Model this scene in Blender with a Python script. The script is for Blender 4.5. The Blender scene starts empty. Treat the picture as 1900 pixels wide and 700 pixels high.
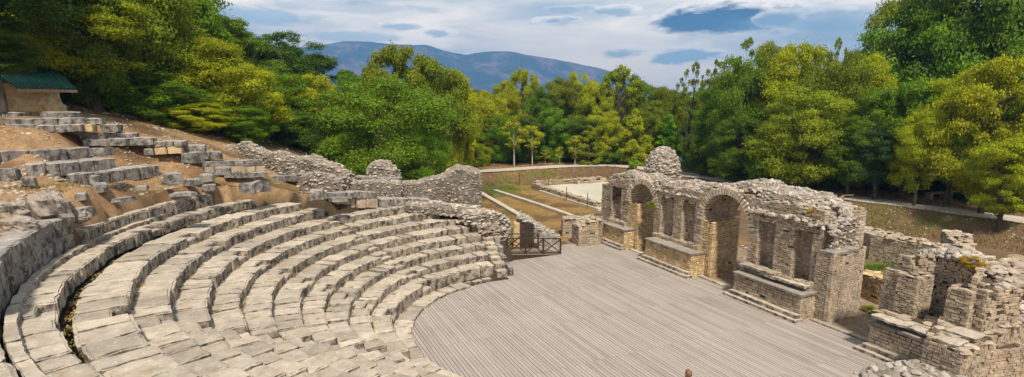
import bpy, math, random
import numpy as np
from mathutils import Vector, Matrix, noise
random.seed(7); RNG=np.random.default_rng(7)
R=math.radians; PI=math.pi
scene=bpy.context.scene; COL=scene.collection

# ------------------------------------------------------------------ camera model (used to measure the place)
CH=9.0; CF=1000.0; CPY=400.0; CYH=206.0; PITCH=math.atan((CPY-CYH)/CF)
def ray(x,y):
    dx=(x-950)/CF; dy=(CPY-y)/CF
    return (dx, math.cos(PITCH)+dy*math.sin(PITCH), -math.sin(PITCH)+dy*math.cos(PITCH))
def B(x,y,z):
    r=ray(x,y); t=(z-CH)/r[2]; return (r[0]*t, r[1]*t)
def BY(x,y,Y):
    r=ray(x,y); t=Y/r[1]; return (r[0]*t,Y,CH+r[2]*t)
def B3(x,y,z): return BY(x,y,z) if z>12 else (*B(x,y,z), z)
def zat(y,Y):
    r=ray(950,y); return CH+Y/r[1]*r[2]
def project(X,Y,Z):
    w=Y*math.cos(PITCH)-(Z-CH)*math.sin(PITCH)
    if w<0.5: return None
    return 950+CF*X/w, CPY-CF*(Y*math.sin(PITCH)+(Z-CH)*math.cos(PITCH))/w
O0=(8.31,34.43); UX=(.4,-.9165); VX=(.9165,.4)
def UV(u,v): return (O0[0]+u*UX[0]+v*VX[0], O0[1]+u*UX[1]+v*VX[1])
CC=(2.34,22.02)
def pol(r,th): return (CC[0]+r*math.cos(R(th)), CC[1]+r*math.sin(R(th)))

# ------------------------------------------------------------------ mesh buffer
class MB:
    def __init__(s): s.v=[]; s.f=[]; s.m=[]
    def add(s,vs,fs,m=0):
        b=len(s.v); s.v.extend(vs)
        for f in fs: s.f.append(tuple(i+b for i in f)); s.m.append(m)
    def box8(s,c,m=0):   # 8 corners: bottom 4 ccw, top 4
        s.add(c,[(3,2,1,0),(4,5,6,7),(0,1,5,4),(1,2,6,5),(2,3,7,6),(3,0,4,7)],m)
    def beam(s,a,b,w,h,m=0,up=(0,0,1)):
        a=Vector(a); b=Vector(b); d=(b-a).normalized(); sd=d.cross(Vector(up))
        if sd.length<1e-3: sd=Vector((1,0,0))
        sd.normalize(); u=sd.cross(d)
        c=[a-sd*w/2-u*h/2,b-sd*w/2-u*h/2,b+sd*w/2-u*h/2,a+sd*w/2-u*h/2,a-sd*w/2+u*h/2,b-sd*w/2+u*h/2,b+sd*w/2+u*h/2,a+sd*w/2+u*h/2]
        s.box8([tuple(p) for p in c],m)
    def tube(s,pts,rad,n=7,m=0):
        rings=[]
        for i,p in enumerate(pts):
            p=Vector(p); q=Vector(pts[min(i+1,len(pts)-1)])-Vector(pts[max(i-1,0)])
            q.normalize(); a=q.orthogonal().normalized(); b=q.cross(a)
            rr=rad[i] if hasattr(rad,'__len__') else rad
            rings.append([tuple(p+a*math.cos(2*PI*k/n)*rr+b*math.sin(2*PI*k/n)*rr) for k in range(n)])
        vs=[v for r_ in rings for v in r_]; fs=[]
        for i in range(len(rings)-1):
            for k in range(n): fs.append((i*n+k,i*n+(k+1)%n,(i+1)*n+(k+1)%n,(i+1)*n+k))
        fs.append(tuple(range(n-1,-1,-1))); fs.append(tuple((len(rings)-1)*n+k for k in range(n)))
        s.add(vs,fs,m)
    def build(s,name,mats,parent=None,origin=None,smooth=False):
        me=bpy.data.meshes.new(name)
        ox,oy,oz=origin if origin else (0,0,0)
        if parent is not None and origin is None:
            ox,oy,oz=world_loc(parent)
        v=np.array(s.v,dtype=np.float32).reshape(-1,3)-np.array([ox,oy,oz],dtype=np.float32)
        me.from_pydata(v.tolist(),[],s.f)
        if not isinstance(mats,(list,tuple)): mats=[mats]
        for m in mats: me.materials.append(m)
        if len(mats)>1: me.polygons.foreach_set('material_index',np.array(s.m,dtype=np.int32))
        if smooth: me.polygons.foreach_set('use_smooth',np.ones(len(s.f),dtype=bool))
        me.update()
        o=bpy.data.objects.new(name,me); COL.objects.link(o)
        if parent is not None: o.parent=parent
        elif origin: o.location=origin
        return o
def world_loc(o):
    l=Vector((0,0,0))
    while o is not None: l=l+o.location; o=o.parent
    return tuple(l)
def tag(o,label=None,cat=None,group=None,kind=None):
    if label: o['label']=label
    if cat: o['category']=cat
    if group: o['group']=group
    if kind: o['kind']=kind
    return o
def thing(name,label,cat,loc,group=None):
    o=bpy.data.objects.new(name,None); COL.objects.link(o); o.location=loc; o.empty_display_size=.3
    return tag(o,label,cat,group)

# ------------------------------------------------------------------ materials
def mat(name,rough=.9):
    m=bpy.data.materials.new(name); m.use_nodes=True; nt=m.node_tree; nt.nodes.clear()
    out=nt.nodes.new('ShaderNodeOutputMaterial'); b=nt.nodes.new('ShaderNodeBsdfPrincipled')
    nt.links.new(b.outputs[0],out.inputs[0]); b.inputs['Roughness'].default_value=rough
    b.inputs['Specular IOR Level'].default_value=.25
    return m,nt,b
class NG:
    def __init__(s,nt): s.nt=nt; s.geo=nt.nodes.new('ShaderNodeNewGeometry'); s.pos=s.geo.outputs['Position']
    def lk(s,a,b): s.nt.links.new(a,b)
    def noise(s,scale,detail=4,rough=.55,vec=None,stretch=None,dist=0):
        v=vec or s.pos
        if stretch:
            mp=s.nt.nodes.new('ShaderNodeMapping'); mp.inputs['Scale'].default_value=stretch; s.lk(v,mp.inputs[0]); v=mp.outputs[0]
        n=s.nt.nodes.new('ShaderNodeTexNoise'); n.inputs['Scale'].default_value=scale; n.inputs['Detail'].default_value=detail
        n.inputs['Roughness'].default_value=rough; n.inputs['Distortion'].default_value=dist; s.lk(v,n.inputs['Vector']); return n.outputs[0]
    def vor(s,scale,feature='F1',vec=None,out=0):
        n=s.nt.nodes.new('ShaderNodeTexVoronoi'); n.feature=feature; n.inputs['Scale'].default_value=scale; s.lk(vec or s.pos,n.inputs['Vector']); return n.outputs[out]
    def ramp(s,f,stops,interp='LINEAR'):
        r=s.nt.nodes.new('ShaderNodeValToRGB'); r.color_ramp.interpolation=interp; s.lk(f,r.inputs[0]); e=r.color_ramp.elements
        while len(e)<len(stops): e.new(.5)
        for i,(p,c) in enumerate(stops):
            e[i].position=p; e[i].color=(c,c,c,1) if not hasattr(c,'__len__') else (*c,1)
        return r.outputs[0]
    def mix(s,f,a,b,mode='MIX'):
        n=s.nt.nodes.new('ShaderNodeMix'); n.data_type='RGBA'; n.blend_type=mode
        for i,x in ((0,f),(6,a),(7,b)):
            if isinstance(x,(int,float)): n.inputs[i].default_value=x if i==0 else (x,x,x,1)
            elif isinstance(x,tuple): n.inputs[i].default_value=(*x,1)
            else: s.lk(x,n.inputs[i])
        return n.outputs[2]
    def math(s,op,a,b=0.0,c=None):
        n=s.nt.nodes.new('ShaderNodeMath'); n.operation=op
        for i,x in enumerate((a,b,c)):
            if x is None: continue
            if isinstance(x,(int,float)): n.inputs[i].default_value=x
            else: s.lk(x,n.inputs[i])
        return n.outputs[0]
    def bump(s,h,strength,dist,b):
        n=s.nt.nodes.new('ShaderNodeBump'); n.inputs['Strength'].default_value=strength; n.inputs['Distance'].default_value=dist
        s.lk(h,n.inputs['Height']); s.lk(n.outputs[0],b.inputs['Normal'])
    def sep(s,v):
        n=s.nt.nodes.new('ShaderNodeSeparateXYZ'); s.lk(v,n.inputs[0]); return n.outputs

def stone_mat(name,base,alt,dark=(.035,.033,.032),darkamt=.55,warm=(.34,.22,.1),warmamt=.25,white=(.72,.70,.66),whiteamt=.35,island=.35,facestain=.8,objrand=.3):
    m,nt,b=mat(name,.92); g=NG(nt)
    isl=g.geo.outputs['Random Per Island']
    oi=nt.nodes.new('ShaderNodeObjectInfo').outputs['Random']
    n1=g.noise(1.3,5,.6); n2=g.noise(7,5,.65); n3=g.noise(28,4,.7)
    c=g.mix(g.ramp(n1,[(.35,0.),(.68,1.)]),base,alt)
    # per stone tone
    v=g.math('ADD',g.math('MULTIPLY',isl,island),1-island*.5)
    v=g.math('MULTIPLY',v,g.math('ADD',g.math('MULTIPLY',oi,objrand),1-objrand*.5))
    vc=nt.nodes.new('ShaderNodeCombineColor'); [g.lk(v,vc.inputs[i]) for i in range(3)]
    c=g.mix(1.,c,vc.outputs[0],'MULTIPLY')
    # warm patches
    wf=g.math('MULTIPLY',g.ramp(g.noise(2.1,3,.5),[(.5,0.),(.7,1.)]),warmamt); c=g.mix(wf,c,warm)
    # lichen: dark vertical-face stains and weather streaks, white specks on the tops
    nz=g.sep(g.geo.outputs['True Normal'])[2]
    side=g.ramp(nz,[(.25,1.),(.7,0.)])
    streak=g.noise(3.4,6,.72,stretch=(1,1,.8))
    if facestain>.7: c=g.mix(g.math('MULTIPLY',side,.55),c,g.mix(1.,c,(.46,.45,.44),'MULTIPLY'))  # all upright faces evenly darker grey, separate from the lichen stains
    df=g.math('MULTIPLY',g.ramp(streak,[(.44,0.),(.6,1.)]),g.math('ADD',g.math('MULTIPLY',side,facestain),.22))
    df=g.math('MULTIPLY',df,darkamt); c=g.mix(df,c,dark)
    sp=g.ramp(g.noise(9,3,.6),[(.57,0.),(.66,1.)])
    wf2=g.math('MULTIPLY',g.math('MULTIPLY',sp,g.ramp(n3,[(.42,0.),(.6,1.)])),whiteamt); c=g.mix(wf2,c,white)
    c=g.mix(g.ramp(n3,[(.3,.28),(.5,0.)]),c,tuple(x*.35 for x in base))
    g.lk(c,b.inputs['Base Color'])
    h=g.math('ADD',g.math('MULTIPLY',n2,.6),g.math('MULTIPLY',n3,.4)); g.bump(h,.75,.05,b)
    return m
M={}
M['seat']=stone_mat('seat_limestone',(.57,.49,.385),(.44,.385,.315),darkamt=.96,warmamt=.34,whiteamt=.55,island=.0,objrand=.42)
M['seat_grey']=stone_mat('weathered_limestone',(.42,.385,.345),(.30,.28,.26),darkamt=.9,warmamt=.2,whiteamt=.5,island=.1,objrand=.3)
M['masonry']=stone_mat('masonry_stone',(.53,.43,.31),(.37,.305,.235),darkamt=.38,warmamt=.5,whiteamt=.4,island=.45,objrand=0,facestain=.35)
M['warm']=stone_mat('warm_masonry',(.66,.50,.29),(.54,.39,.21),darkamt=.22,warm=(.42,.22,.06),warmamt=.5,whiteamt=.2,island=.6,objrand=0,facestain=.2)
M['voussoir']=stone_mat('arch_brick',(.60,.52,.41),(.50,.43,.34),darkamt=.2,warmamt=.3,whiteamt=.3,island=.35,objrand=0,facestain=.2)
M['rubble']=stone_mat('rubble_stone',(.50,.445,.375),(.37,.33,.285),darkamt=.5,warmamt=.25,whiteamt=.4,island=.7,objrand=0,facestain=.4)
M['brown']=stone_mat('brown_rubble',(.40,.32,.25),(.31,.25,.2),darkamt=.5,warmamt=.3,whiteamt=.15,island=.8,objrand=0,facestain=.3)
M['mortar']=stone_mat('old_mortar',(.13,.095,.065),(.08,.06,.045),darkamt=.6,warmamt=.3,whiteamt=.1,island=0,objrand=0)
M['plaster']=stone_mat('ochre_plaster',(.62,.43,.21),(.68,.54,.34),darkamt=.5,warm=(.5,.25,.06),warmamt=.6,whiteamt=.25,island=0,objrand=0,facestain=.4)
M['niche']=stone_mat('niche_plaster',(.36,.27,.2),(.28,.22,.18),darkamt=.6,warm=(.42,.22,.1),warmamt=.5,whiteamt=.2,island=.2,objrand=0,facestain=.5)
M['slab']=stone_mat('ledge_slab',(.42,.37,.31),(.32,.28,.24),darkamt=.5,warmamt=.1,whiteamt=.35,island=.15,objrand=.1)
M['rock']=stone_mat('natural_rock',(.42,.36,.30),(.26,.22,.19),darkamt=.75,warmamt=.55,whiteamt=.55,island=.1,objrand=.1)
M['pale']=stone_mat('pale_concrete',(.62,.55,.46),(.52,.45,.36),darkamt=.15,warmamt=.25,whiteamt=.3,island=0,objrand=0)
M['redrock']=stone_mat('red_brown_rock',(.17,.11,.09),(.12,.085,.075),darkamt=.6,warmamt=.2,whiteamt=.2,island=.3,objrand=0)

def wood_deck():
    m,nt,b=mat('deck_wood',.75); g=NG(nt); isl=g.geo.outputs['Random Per Island']
    # grain along the boards
    rot=nt.nodes.new('ShaderNodeMapping'); rot.inputs['Rotation'].default_value=(0,0,math.atan2(.907,.42)); g.lk(g.pos,rot.inputs[0])
    gr=g.noise(9,4,.6,vec=rot.outputs[0],stretch=(.12,3,3)); big=g.noise(.35,4,.6)
    c=g.mix(isl,(.35,.30,.26),(.46,.40,.35)); c=g.mix(g.math('MULTIPLY',g.ramp(gr,[(.4,0.),(.7,1.)]),.35),c,(.22,.185,.17))
    c=g.mix(g.ramp(big,[(.4,0.),(.7,.4)]),c,(.50,.44,.395))
    c=g.mix(g.ramp(g.noise(3,5,.7),[(.6,0.),(.75,.35)]),c,(.26,.2,.17))
    g.lk(c,b.inputs['Base Color']); g.bump(gr,.4,.01,b); return m
M['deck']=wood_deck()
def simple(name,c1,c2,scale=6,rough=.8,bump=.3,stretch=None,metal=0):
    m,nt,b=mat(name,rough); g=NG(nt); n=g.noise(scale,5,.6,stretch=stretch)
    g.lk(g.mix(g.ramp(n,[(.3,0.),(.7,1.)]),c1,c2),b.inputs['Base Color']); g.bump(n,bump,.02,b); b.inputs['Metallic'].default_value=metal; return m
M['fence']=simple('dark_timber',(.03,.018,.013),(.07,.045,.03),12,.7)
M['rawwood']=simple('grey_timber',(.2,.15,.11),(.33,.27,.2),10,.8)
M['yellowwood']=simple('yellow_timber',(.42,.27,.09),(.35,.2,.07),10,.8)
M['roof']=simple('green_sheet_metal',(.03,.17,.13),(.07,.28,.23),2.5,.45,.1)
M['bark']=simple('bark',(.045,.035,.025),(.1,.08,.06),9,.95,.6,(1,1,.3))
M['palebark']=simple('pale_bark',(.3,.27,.2),(.42,.39,.31),9,.95,.4,(1,1,.3))
M['water']=None
def path_mat():
    m,nt,b=mat('gravel_path',.95); g=NG(nt)
    c=g.mix(g.ramp(g.noise(.5,5,.6),[(.35,0.),(.7,1.)]),(.50,.43,.36),(.62,.56,.48)); c=g.mix(g.ramp(g.noise(14,4,.7),[(.5,0.),(.7,.5)]),c,(.25,.19,.14))
    g.lk(c,b.inputs['Base Color']); g.bump(g.noise(20,4,.6),.5,.03,b); return m
M['path']=path_mat()
def court_mat():
    m,nt,b=mat('court_mosaic',.5); g=NG(nt)
    c=g.mix(g.ramp(g.noise(.25,4,.6),[(.4,0.),(.6,1.)]),(.66,.61,.5),(.55,.53,.42)); c=g.mix(g.ramp(g.noise(1.2,4,.6),[(.5,0.),(.65,.6)]),c,(.55,.47,.33))
    g.lk(c,b.inputs['Base Color']); return m
M['court']=court_mat()
def ground_mat():
    m,nt,b=mat('ground_soil',.97); g=NG(nt)
    at=nt.nodes.new('ShaderNodeVertexColor'); at.layer_name='zone'
    n1=g.noise(.6,6,.65); n2=g.noise(4,6,.7); n3=g.noise(22,4,.7)
    c=at.outputs[0]
    c=g.mix(g.ramp(n1,[(.4,0.),(.65,.5)]),c,g.mix(1.,c,(.55,.5,.45),'MULTIPLY'))
    c=g.mix(g.ramp(n2,[(.52,0.),(.66,.55)]),c,g.mix(1.,c,(1.6,1.45,1.3),'MULTIPLY'))
    c=g.mix(g.ramp(n2,[(.34,.6),(.45,0.)]),c,g.mix(1.,c,(.4,.36,.32),'MULTIPLY'))
    c=g.mix(g.ramp(n3,[(.58,0.),(.72,.5)]),c,(.42,.36,.3))
    c=g.mix(g.ramp(n3,[(.3,.5),(.42,0.)]),c,(.05,.035,.022))
    g.lk(c,b.inputs['Base Color']); g.bump(g.math('ADD',n2,n3),.9,.08,b); return m
M['ground']=ground_mat()
def leaf_mat(name='leaves'):
    m,nt,b=mat(name,.55); g=NG(nt); isl=g.geo.outputs['Random Per Island']
    oi=nt.nodes.new('ShaderNodeObjectInfo')
    n=g.noise(.55,3,.6)
    c=g.mix(g.ramp(isl,[(0,0.),(1,1.)]),g.mix(1.,oi.outputs['Color'],(.65,.72,.65),'MULTIPLY'),g.mix(1.,oi.outputs['Color'],(1.85,1.7,1.3),'MULTIPLY'))
    c=g.mix(g.ramp(n,[(.42,0.),(.64,.75)]),c,g.mix(1.,c,(1.5,1.4,.6),'MULTIPLY'))
    c=g.mix(g.ramp(isl,[(.955,0.),(.975,.55)]),c,(.32,.17,.03))
    g.lk(c,b.inputs['Base Color'])
    tr=nt.nodes.new('ShaderNodeBsdfTranslucent'); g.lk(g.mix(1.,c,(1.3,1.25,.6),'MULTIPLY'),tr.inputs[0])
    mx=nt.nodes.new('ShaderNodeMixShader'); mx.inputs[0].default_value=.3
    out=[x for x in nt.nodes if x.type=='OUTPUT_MATERIAL'][0]
    g.lk(b.outputs[0],mx.inputs[1]); g.lk(tr.outputs[0],mx.inputs[2]); g.lk(mx.outputs[0],out.inputs[0])
    b.inputs['Specular IOR Level'].default_value=.2
    return m
M['leaf']=leaf_mat()
def grass_mat():
    m,nt,b=mat('grass_blades',.7); g=NG(nt); isl=g.geo.outputs['Random Per Island']
    at=g.noise(.35,3,.5)
    c=g.mix(g.ramp(at,[(.4,0.),(.6,1.)]),(.30,.20,.06),(.16,.17,.03)); c=g.mix(g.math('MULTIPLY',isl,.5),c,(.4,.3,.12)); g.lk(c,b.inputs['Base Color']); return m
M['grass']=grass_mat()
def bank_grass():
    m,nt,b=mat('bank_grass_blades',.8); g=NG(nt); isl=g.geo.outputs['Random Per Island']
    c=g.mix(g.ramp(g.noise(.5,3,.5),[(.45,0.),(.6,1.)]),(.24,.14,.065),(.16,.18,.03)); g.lk(g.mix(g.math('MULTIPLY',isl,.4),c,(.24,.18,.07)),b.inputs['Base Color']); return m
M['bank_grass']=bank_grass()
def green_grass():
    m,nt,b=mat('green_grass_blades',.7); g=NG(nt); isl=g.geo.outputs['Random Per Island']
    g.lk(g.mix(isl,(.06,.13,.015),(.14,.22,.03)),b.inputs['Base Color']); return m
M['green_grass']=green_grass()
def mountain_mat():
    m,nt,b=mat('mountain_slopes',1.); g=NG(nt); nz=g.sep(g.geo.outputs['Normal'])[2]
    n=g.noise(.0045,8,.65); n2=g.noise(.02,6,.7)
    c=g.mix(g.ramp(n,[(.45,0.),(.56,1.)]),(.03,.035,.04),(.20,.12,.13)); c=g.mix(g.ramp(n2,[(.45,.75),(.56,0.)]),c,(.018,.035,.03))
    g.lk(c,b.inputs['Base Color']); return m
M['mountain']=mountain_mat()
def skin(name,c): return simple(name,tuple(x*.85 for x in c),c,8,.6,.05)

# ------------------------------------------------------------------ stone helpers
ICO=None
def ico():
    t=(1+5**.5)/2
    v=[(-1,t,0),(1,t,0),(-1,-t,0),(1,-t,0),(0,-1,t),(0,1,t),(0,-1,-t),(0,1,-t),(t,0,-1),(t,0,1),(-t,0,-1),(-t,0,1)]
    f=[(0,11,5),(0,5,1),(0,1,7),(0,7,10),(0,10,11),(1,5,9),(5,11,4),(11,10,2),(10,7,6),(7,1,8),(3,9,4),(3,4,2),(3,2,6),(3,6,8),(3,8,9),(4,9,5),(2,4,11),(6,2,10),(8,6,7),(9,8,1)]
    v=[tuple(c/1.902 for c in p) for p in v]; return v,f
IV,IFc=ico(); IV=np.array(IV)
ROCKS=[]
for k in range(14):
    q=np.array(IV); q=q*(1+RNG.uniform(-.28,.22,(12,1))); q=np.sign(q)*np.abs(q)**.8; ROCKS.append(q)
def rock(mb,c,size,flat=.6,m=0,yaw=None,tilt=.35,elong=1.5):
    q=ROCKS[random.randrange(14)]*np.array([size*random.uniform(.8,elong),size*random.uniform(.7,1.1),size*flat*random.uniform(.8,1.2)])*.5
    e=Matrix.Rotation(random.uniform(0,2*PI) if yaw is None else yaw+random.uniform(-.3,.3),3,'Z')@Matrix.Rotation(random.uniform(-tilt,tilt),3,'X')@Matrix.Rotation(random.uniform(-tilt,tilt),3,'Y')
    q=q@np.array(e).T+np.array(c)
    mb.add([tuple(p) for p in q.tolist()],IFc,m)
def lay_face(mb,p0,p1,z0,ztop,ch=.12,lmin=.16,lmax=.42,prot=.035,mask=None,m=0,skip=.015,depth=.14):
    """Courses of squared stones on a vertical face p0->p1, outside on the right-hand side of the direction."""
    p0=Vector((*p0[:2],0)); p1=Vector((*p1[:2],0)); L=(p1-p0).length
    if L<.05: return
    d=(p1-p0)/L; n=Vector((d.y,-d.x,0))
    zt=ztop if callable(ztop) else (lambda s:ztop)
    z=z0; zmax=max(zt(L*k/8) for k in range(9)); wob=random.uniform(0,99)
    while z<zmax-.03:
        h=ch*random.uniform(.78,1.2); s=-random.uniform(0,lmax*.6)
        while s<L:
            l=random.uniform(lmin,lmax); a=max(s,0); e=min(s+l,L); s+=l
            if e-a<.05: continue
            mid=(a+e)/2
            if z+h*.5>zt(mid): continue
            if mask and mask(mid,z+h/2): continue
            if random.random()<skip: continue
            gap=random.uniform(.014,.03); pr=max(.012,.012+random.uniform(0,prot)+.02*noise.noise((a*.9+wob,z*1.4,3.1)))
            e2=.0 if (a<=0.001) else gap; e3=0. if e>=L-.001 else gap
            out=pr
            a2=a+e2/2-(.02 if a<=.001 else 0); b2=e-e3/2+(.02 if e>=L-.001 else 0)
            j=lambda: random.uniform(-.009,.009)
            zz=z+gap*.4; zh=z+h-gap*.6
            c=[]
            for (ss,dd,z_) in ((a2,-depth,zz),(b2,-depth,zz),(b2,out,zz),(a2,out,zz),(a2,-depth,zh),(b2,-depth,zh),(b2,out,zh),(a2,out,zh)):
                f=1 if dd>0 else 0
                q=p0+d*(ss+j())+n*(dd+j()*f); c.append((q.x,q.y,z_+j()+.012*noise.noise((ss*.8+wob,z_*.3,0))))
            # order to face outward
            mb.box8([c[0],c[1],c[2],c[3],c[4],c[5],c[6],c[7]] if True else c,m)
        z+=h
def poly_area(p): return .5*sum(p[i][0]*p[(i+1)%len(p)][1]-p[(i+1)%len(p)][0]*p[i][1] for i in range(len(p)))
def inside(p,x,y):
    c=False; j=len(p)-1
    for i in range(len(p)):
        if (p[i][1]>y)!=(p[j][1]>y) and x<(p[j][0]-p[i][0])*(y-p[i][1])/(p[j][1]-p[i][1])+p[i][0]: c=not c
        j=i
    return c
def scatter_poly(mb,poly,zf,n,smin,smax,flat=.5,m=0,zj=.04,**k):
    xs=[p[0] for p in poly]; ys=[p[1] for p in poly]
    c=0; t=0
    while c<n and t<n*20:
        t+=1; x=random.uniform(min(xs),max(xs)); y=random.uniform(min(ys),max(ys))
        if inside(poly,x,y):
            s=smin+(smax-smin)*random.random()**2; rock(mb,(x,y,zf(x,y)+random.uniform(-zj,zj)),s,flat,m,**k); c+=1
def prism(mb,foot,z0,zt,m=1):
    n=len(foot); zf=zt if callable(zt) else (lambda x,y:zt)
    vs=[(x,y,z0) for x,y in foot]+[(x,y,zf(x,y)) for x,y in foot]
    fs=[(i,(i+1)%n,(i+1)%n+n,i+n) for i in range(n)]+[tuple(range(n,2*n)),tuple(range(n-1,-1,-1))]
    mb.add(vs,fs,m)
def masonry(foot,z0,zt,ch=.12,lmin=.14,lmax=.36,faces=None,mask=None,prot=.035,topn=14,tops=(.15,.4),core_drop=.06,mb=None,topflat=.35,jag=.1,skip=.015,m=0,tj=.03):
    """Body of coursed masonry on a footprint: mortar core, laid stones on its faces, loose flat stones on top. Materials: 0 stone, 1 mortar."""
    if poly_area(foot)<0: foot=foot[::-1]
    mb=mb or MB(); zf=zt if callable(zt) else (lambda x,y:zt)
    prism(mb,foot,z0,lambda x,y:zf(x,y)-core_drop,1)
    n=len(foot)
    for i in range(n):
        if faces is not None and i not in faces: continue
        a,b_=foot[i],foot[(i+1)%n]; L=math.hypot(b_[0]-a[0],b_[1]-a[1]); w=random.uniform(0,50)
        def zs(s,a=a,b_=b_,L=L,w=w):
            t=min(max(s/L,0),1) if L>0 else 0
            return zf(a[0]+(b_[0]-a[0])*t,a[1]+(b_[1]-a[1])*t)+jag*noise.noise((s*1.7+w,0,0))
        lay_face(mb,a,b_,z0,zs,ch,lmin,lmax,prot,mask,m,skip)
    ar=abs(poly_area(foot))
    if topn: scatter_poly(mb,foot,zf,int(ar*topn)+2,tops[0],tops[1],topflat,m,tj,tilt=.15)
    return mb
def rubble_wall(pts,thick,dens=26,smin=.1,smax=.3,m=0,mb=None,ends=True,nn=.12,step=.3,round_=.25,topdens=1.3):
    """Wall of rough rubble along a polyline of (x,y,zbase,ztop); lumpy core and stones bedded over all of it."""
    mb=mb or MB(); S=[]
    for i in range(len(pts)-1):
        a=pts[i]; b_=pts[i+1]; L=math.hypot(b_[0]-a[0],b_[1]-a[1]); k=max(1,int(L/step))
        for j in range(k): t=j/k; S.append([a[q]+(b_[q]-a[q])*t for q in range(4)]+[ (b_[0]-a[0])/L,(b_[1]-a[1])/L])
    l=pts[-1]; S.append(list(l)+S[-1][4:])
    prof=[(-1,0),(-1,.35),(-.97,.7),(-.85,.92),(-.45,1.),(0,1.02),(.45,1.),(.85,.92),(.97,.7),(1,.35),(1,0)]
    w=random.uniform(0,99); rings=[]
    for s in S:
        x,y,zb,zt,dx,dy=s; nx,ny=dy,-dx
        zt2=zt+nn*1.6*noise.noise((x*1.1+w,y*1.1,0)); r_=[]
        for (o,h) in prof:
            z=zb+(zt2-zb)*h; off=thick/2*o*(1-.25*round_*h)+nn*noise.noise((x*1.5+w,y*1.5,z*1.5+o*3))
            r_.append((x+nx*off,y+ny*off,z+(nn*.8*noise.noise((x*2+o*2,y*2,w)) if h>.5 else 0)))
        rings.append(r_)
    n=len(prof); vs=[p for r_ in rings for p in r_]; fs=[]
    for i in range(len(rings)-1):
        for k in range(n-1): fs.append((i*n+k,i*n+k+1,(i+1)*n+k+1,(i+1)*n+k))
    fs.append(tuple(range(n-1,-1,-1))); fs.append(tuple((len(rings)-1)*n+k for k in range(n)))
    mb.add(vs,fs,1)
    def sc(quad,f=1.):
        a,b_,c,d=[Vector(q) for q in quad]; ar=((b_-a).cross(c-a).length+(c-a).cross(d-a).length)/2
        q=ar*dens*f; k=int(q)+(random.random()<q-int(q))
        for _ in range(int(k*1.5)):
            u,v=random.random(),random.random(); p=(a*(1-u)+b_*u)*(1-v)+(d*(1-u)+c*u)*v
            rock(mb,p,(smin+(smax-smin)*random.random()**2.2)*.85,.42,m,tilt=.45)
    for i in range(len(rings)-1):
        for k in range(n-1): sc((rings[i][k],rings[i][k+1],rings[i+1][k+1],rings[i+1][k]),topdens if 2<k<7 else 1)
    if ends:
        for r_ in (rings[0],rings[-1]): sc((r_[0],r_[3],r_[7],r_[10]))
    return mb
def block(mb,P,nu,nv,nw,bev=.035,amp=.012,m=0,seed=None):
    """A worn ashlar block: P(u,v,w) maps the unit cube to the world. Surface grid with eased, chipped edges."""
    sd=random.uniform(0,1000) if seed is None else seed
    def cs(n): return [0,.07]+[.07+.86*k/n for k in range(1,n)]+[.93,1] if n>0 else [0,1]
    U=cs(nu);V=cs(nv);W=cs(nw); idx={}; vs=[]; fs=[]
    def vid(i,j,k):
        key=(i,j,k)
        if key in idx: return idx[key]
        u,v,w=U[i],V[j],W[k]
        eu=1 if u in(0,1) else 0; ev=1 if v in(0,1) else 0; ew=1 if w in (0,1) else 0
        p=Vector(P(u,v,w)); c=Vector(P(.5,.5,.5))
        e=eu+ev+ew
        if e>=2:
            pin=Vector(P(u+(.1 if u==0 else -.1 if u==1 else 0)*(1 if ev or ew else 0),v+(.1 if v==0 else -.1 if v==1 else 0)*(1 if eu or ew else 0),w+(.1 if w==0 else -.1 if w==1 else 0)*(1 if eu or ev else 0)))
            d=(pin-p); 
            if d.length>0: p=p+d.normalized()*bev*(.6+1.1*abs(noise.noise((p.x*3.1+sd,p.y*3.1,p.z*3.1))))*(1 if e==2 else 1.5)
        q=(p.x*1.9+sd,p.y*1.9,p.z*1.9); nv_=Vector((noise.noise(q),noise.noise((q[0]+9,q[1],q[2])),noise.noise((q[0],q[1]+9,q[2]))))
        q2=(p.x*6+sd,p.y*6,p.z*6); nv_+=.5*Vector((noise.noise(q2),noise.noise((q2[0]+9,q2[1],q2[2])),noise.noise((q2[0],q2[1]+9,q2[2]))))
        p=p+nv_*amp*1.6
        idx[key]=len(vs); vs.append(tuple(p)); return idx[key]
    nU,nV,nW=len(U)-1,len(V)-1,len(W)-1
    for j in range(nV):
        for k in range(nW):
            fs.append((vid(0,j,k),vid(0,j,k+1),vid(0,j+1,k+1),vid(0,j+1,k)))
            fs.append((vid(nU,j,k),vid(nU,j+1,k),vid(nU,j+1,k+1),vid(nU,j,k+1)))
    for i in range(nU):
        for k in range(nW):
            fs.append((vid(i,0,k),vid(i+1,0,k),vid(i+1,0,k+1),vid(i,0,k+1)))
            fs.append((vid(i,nV,k),vid(i,nV,k+1),vid(i+1,nV,k+1),vid(i+1,nV,k)))
    for i in range(nU):
        for j in range(nV):
            fs.append((vid(i,j,0),vid(i,j+1,0),vid(i+1,j+1,0),vid(i+1,j,0)))
            fs.append((vid(i,j,nW),vid(i+1,j,nW),vid(i+1,j+1,nW),vid(i,j+1,nW)))
    mb.add(vs,fs,m)
# ------------------------------------------------------------------ terrain
PZ=1.2
PATH=[(-30,75.5),(-19,73.5)]+[B(x,y,PZ) for x,y in ((800,319),(900,318),(1000,311),(1100,306.5),(1180,310),(1290,327),(1400,343),(1500,356),(1600,371),(1700,384),(1900,409),(2150,440))]+[(52,20),(56,8)]
PA=np.array(PATH)
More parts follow.
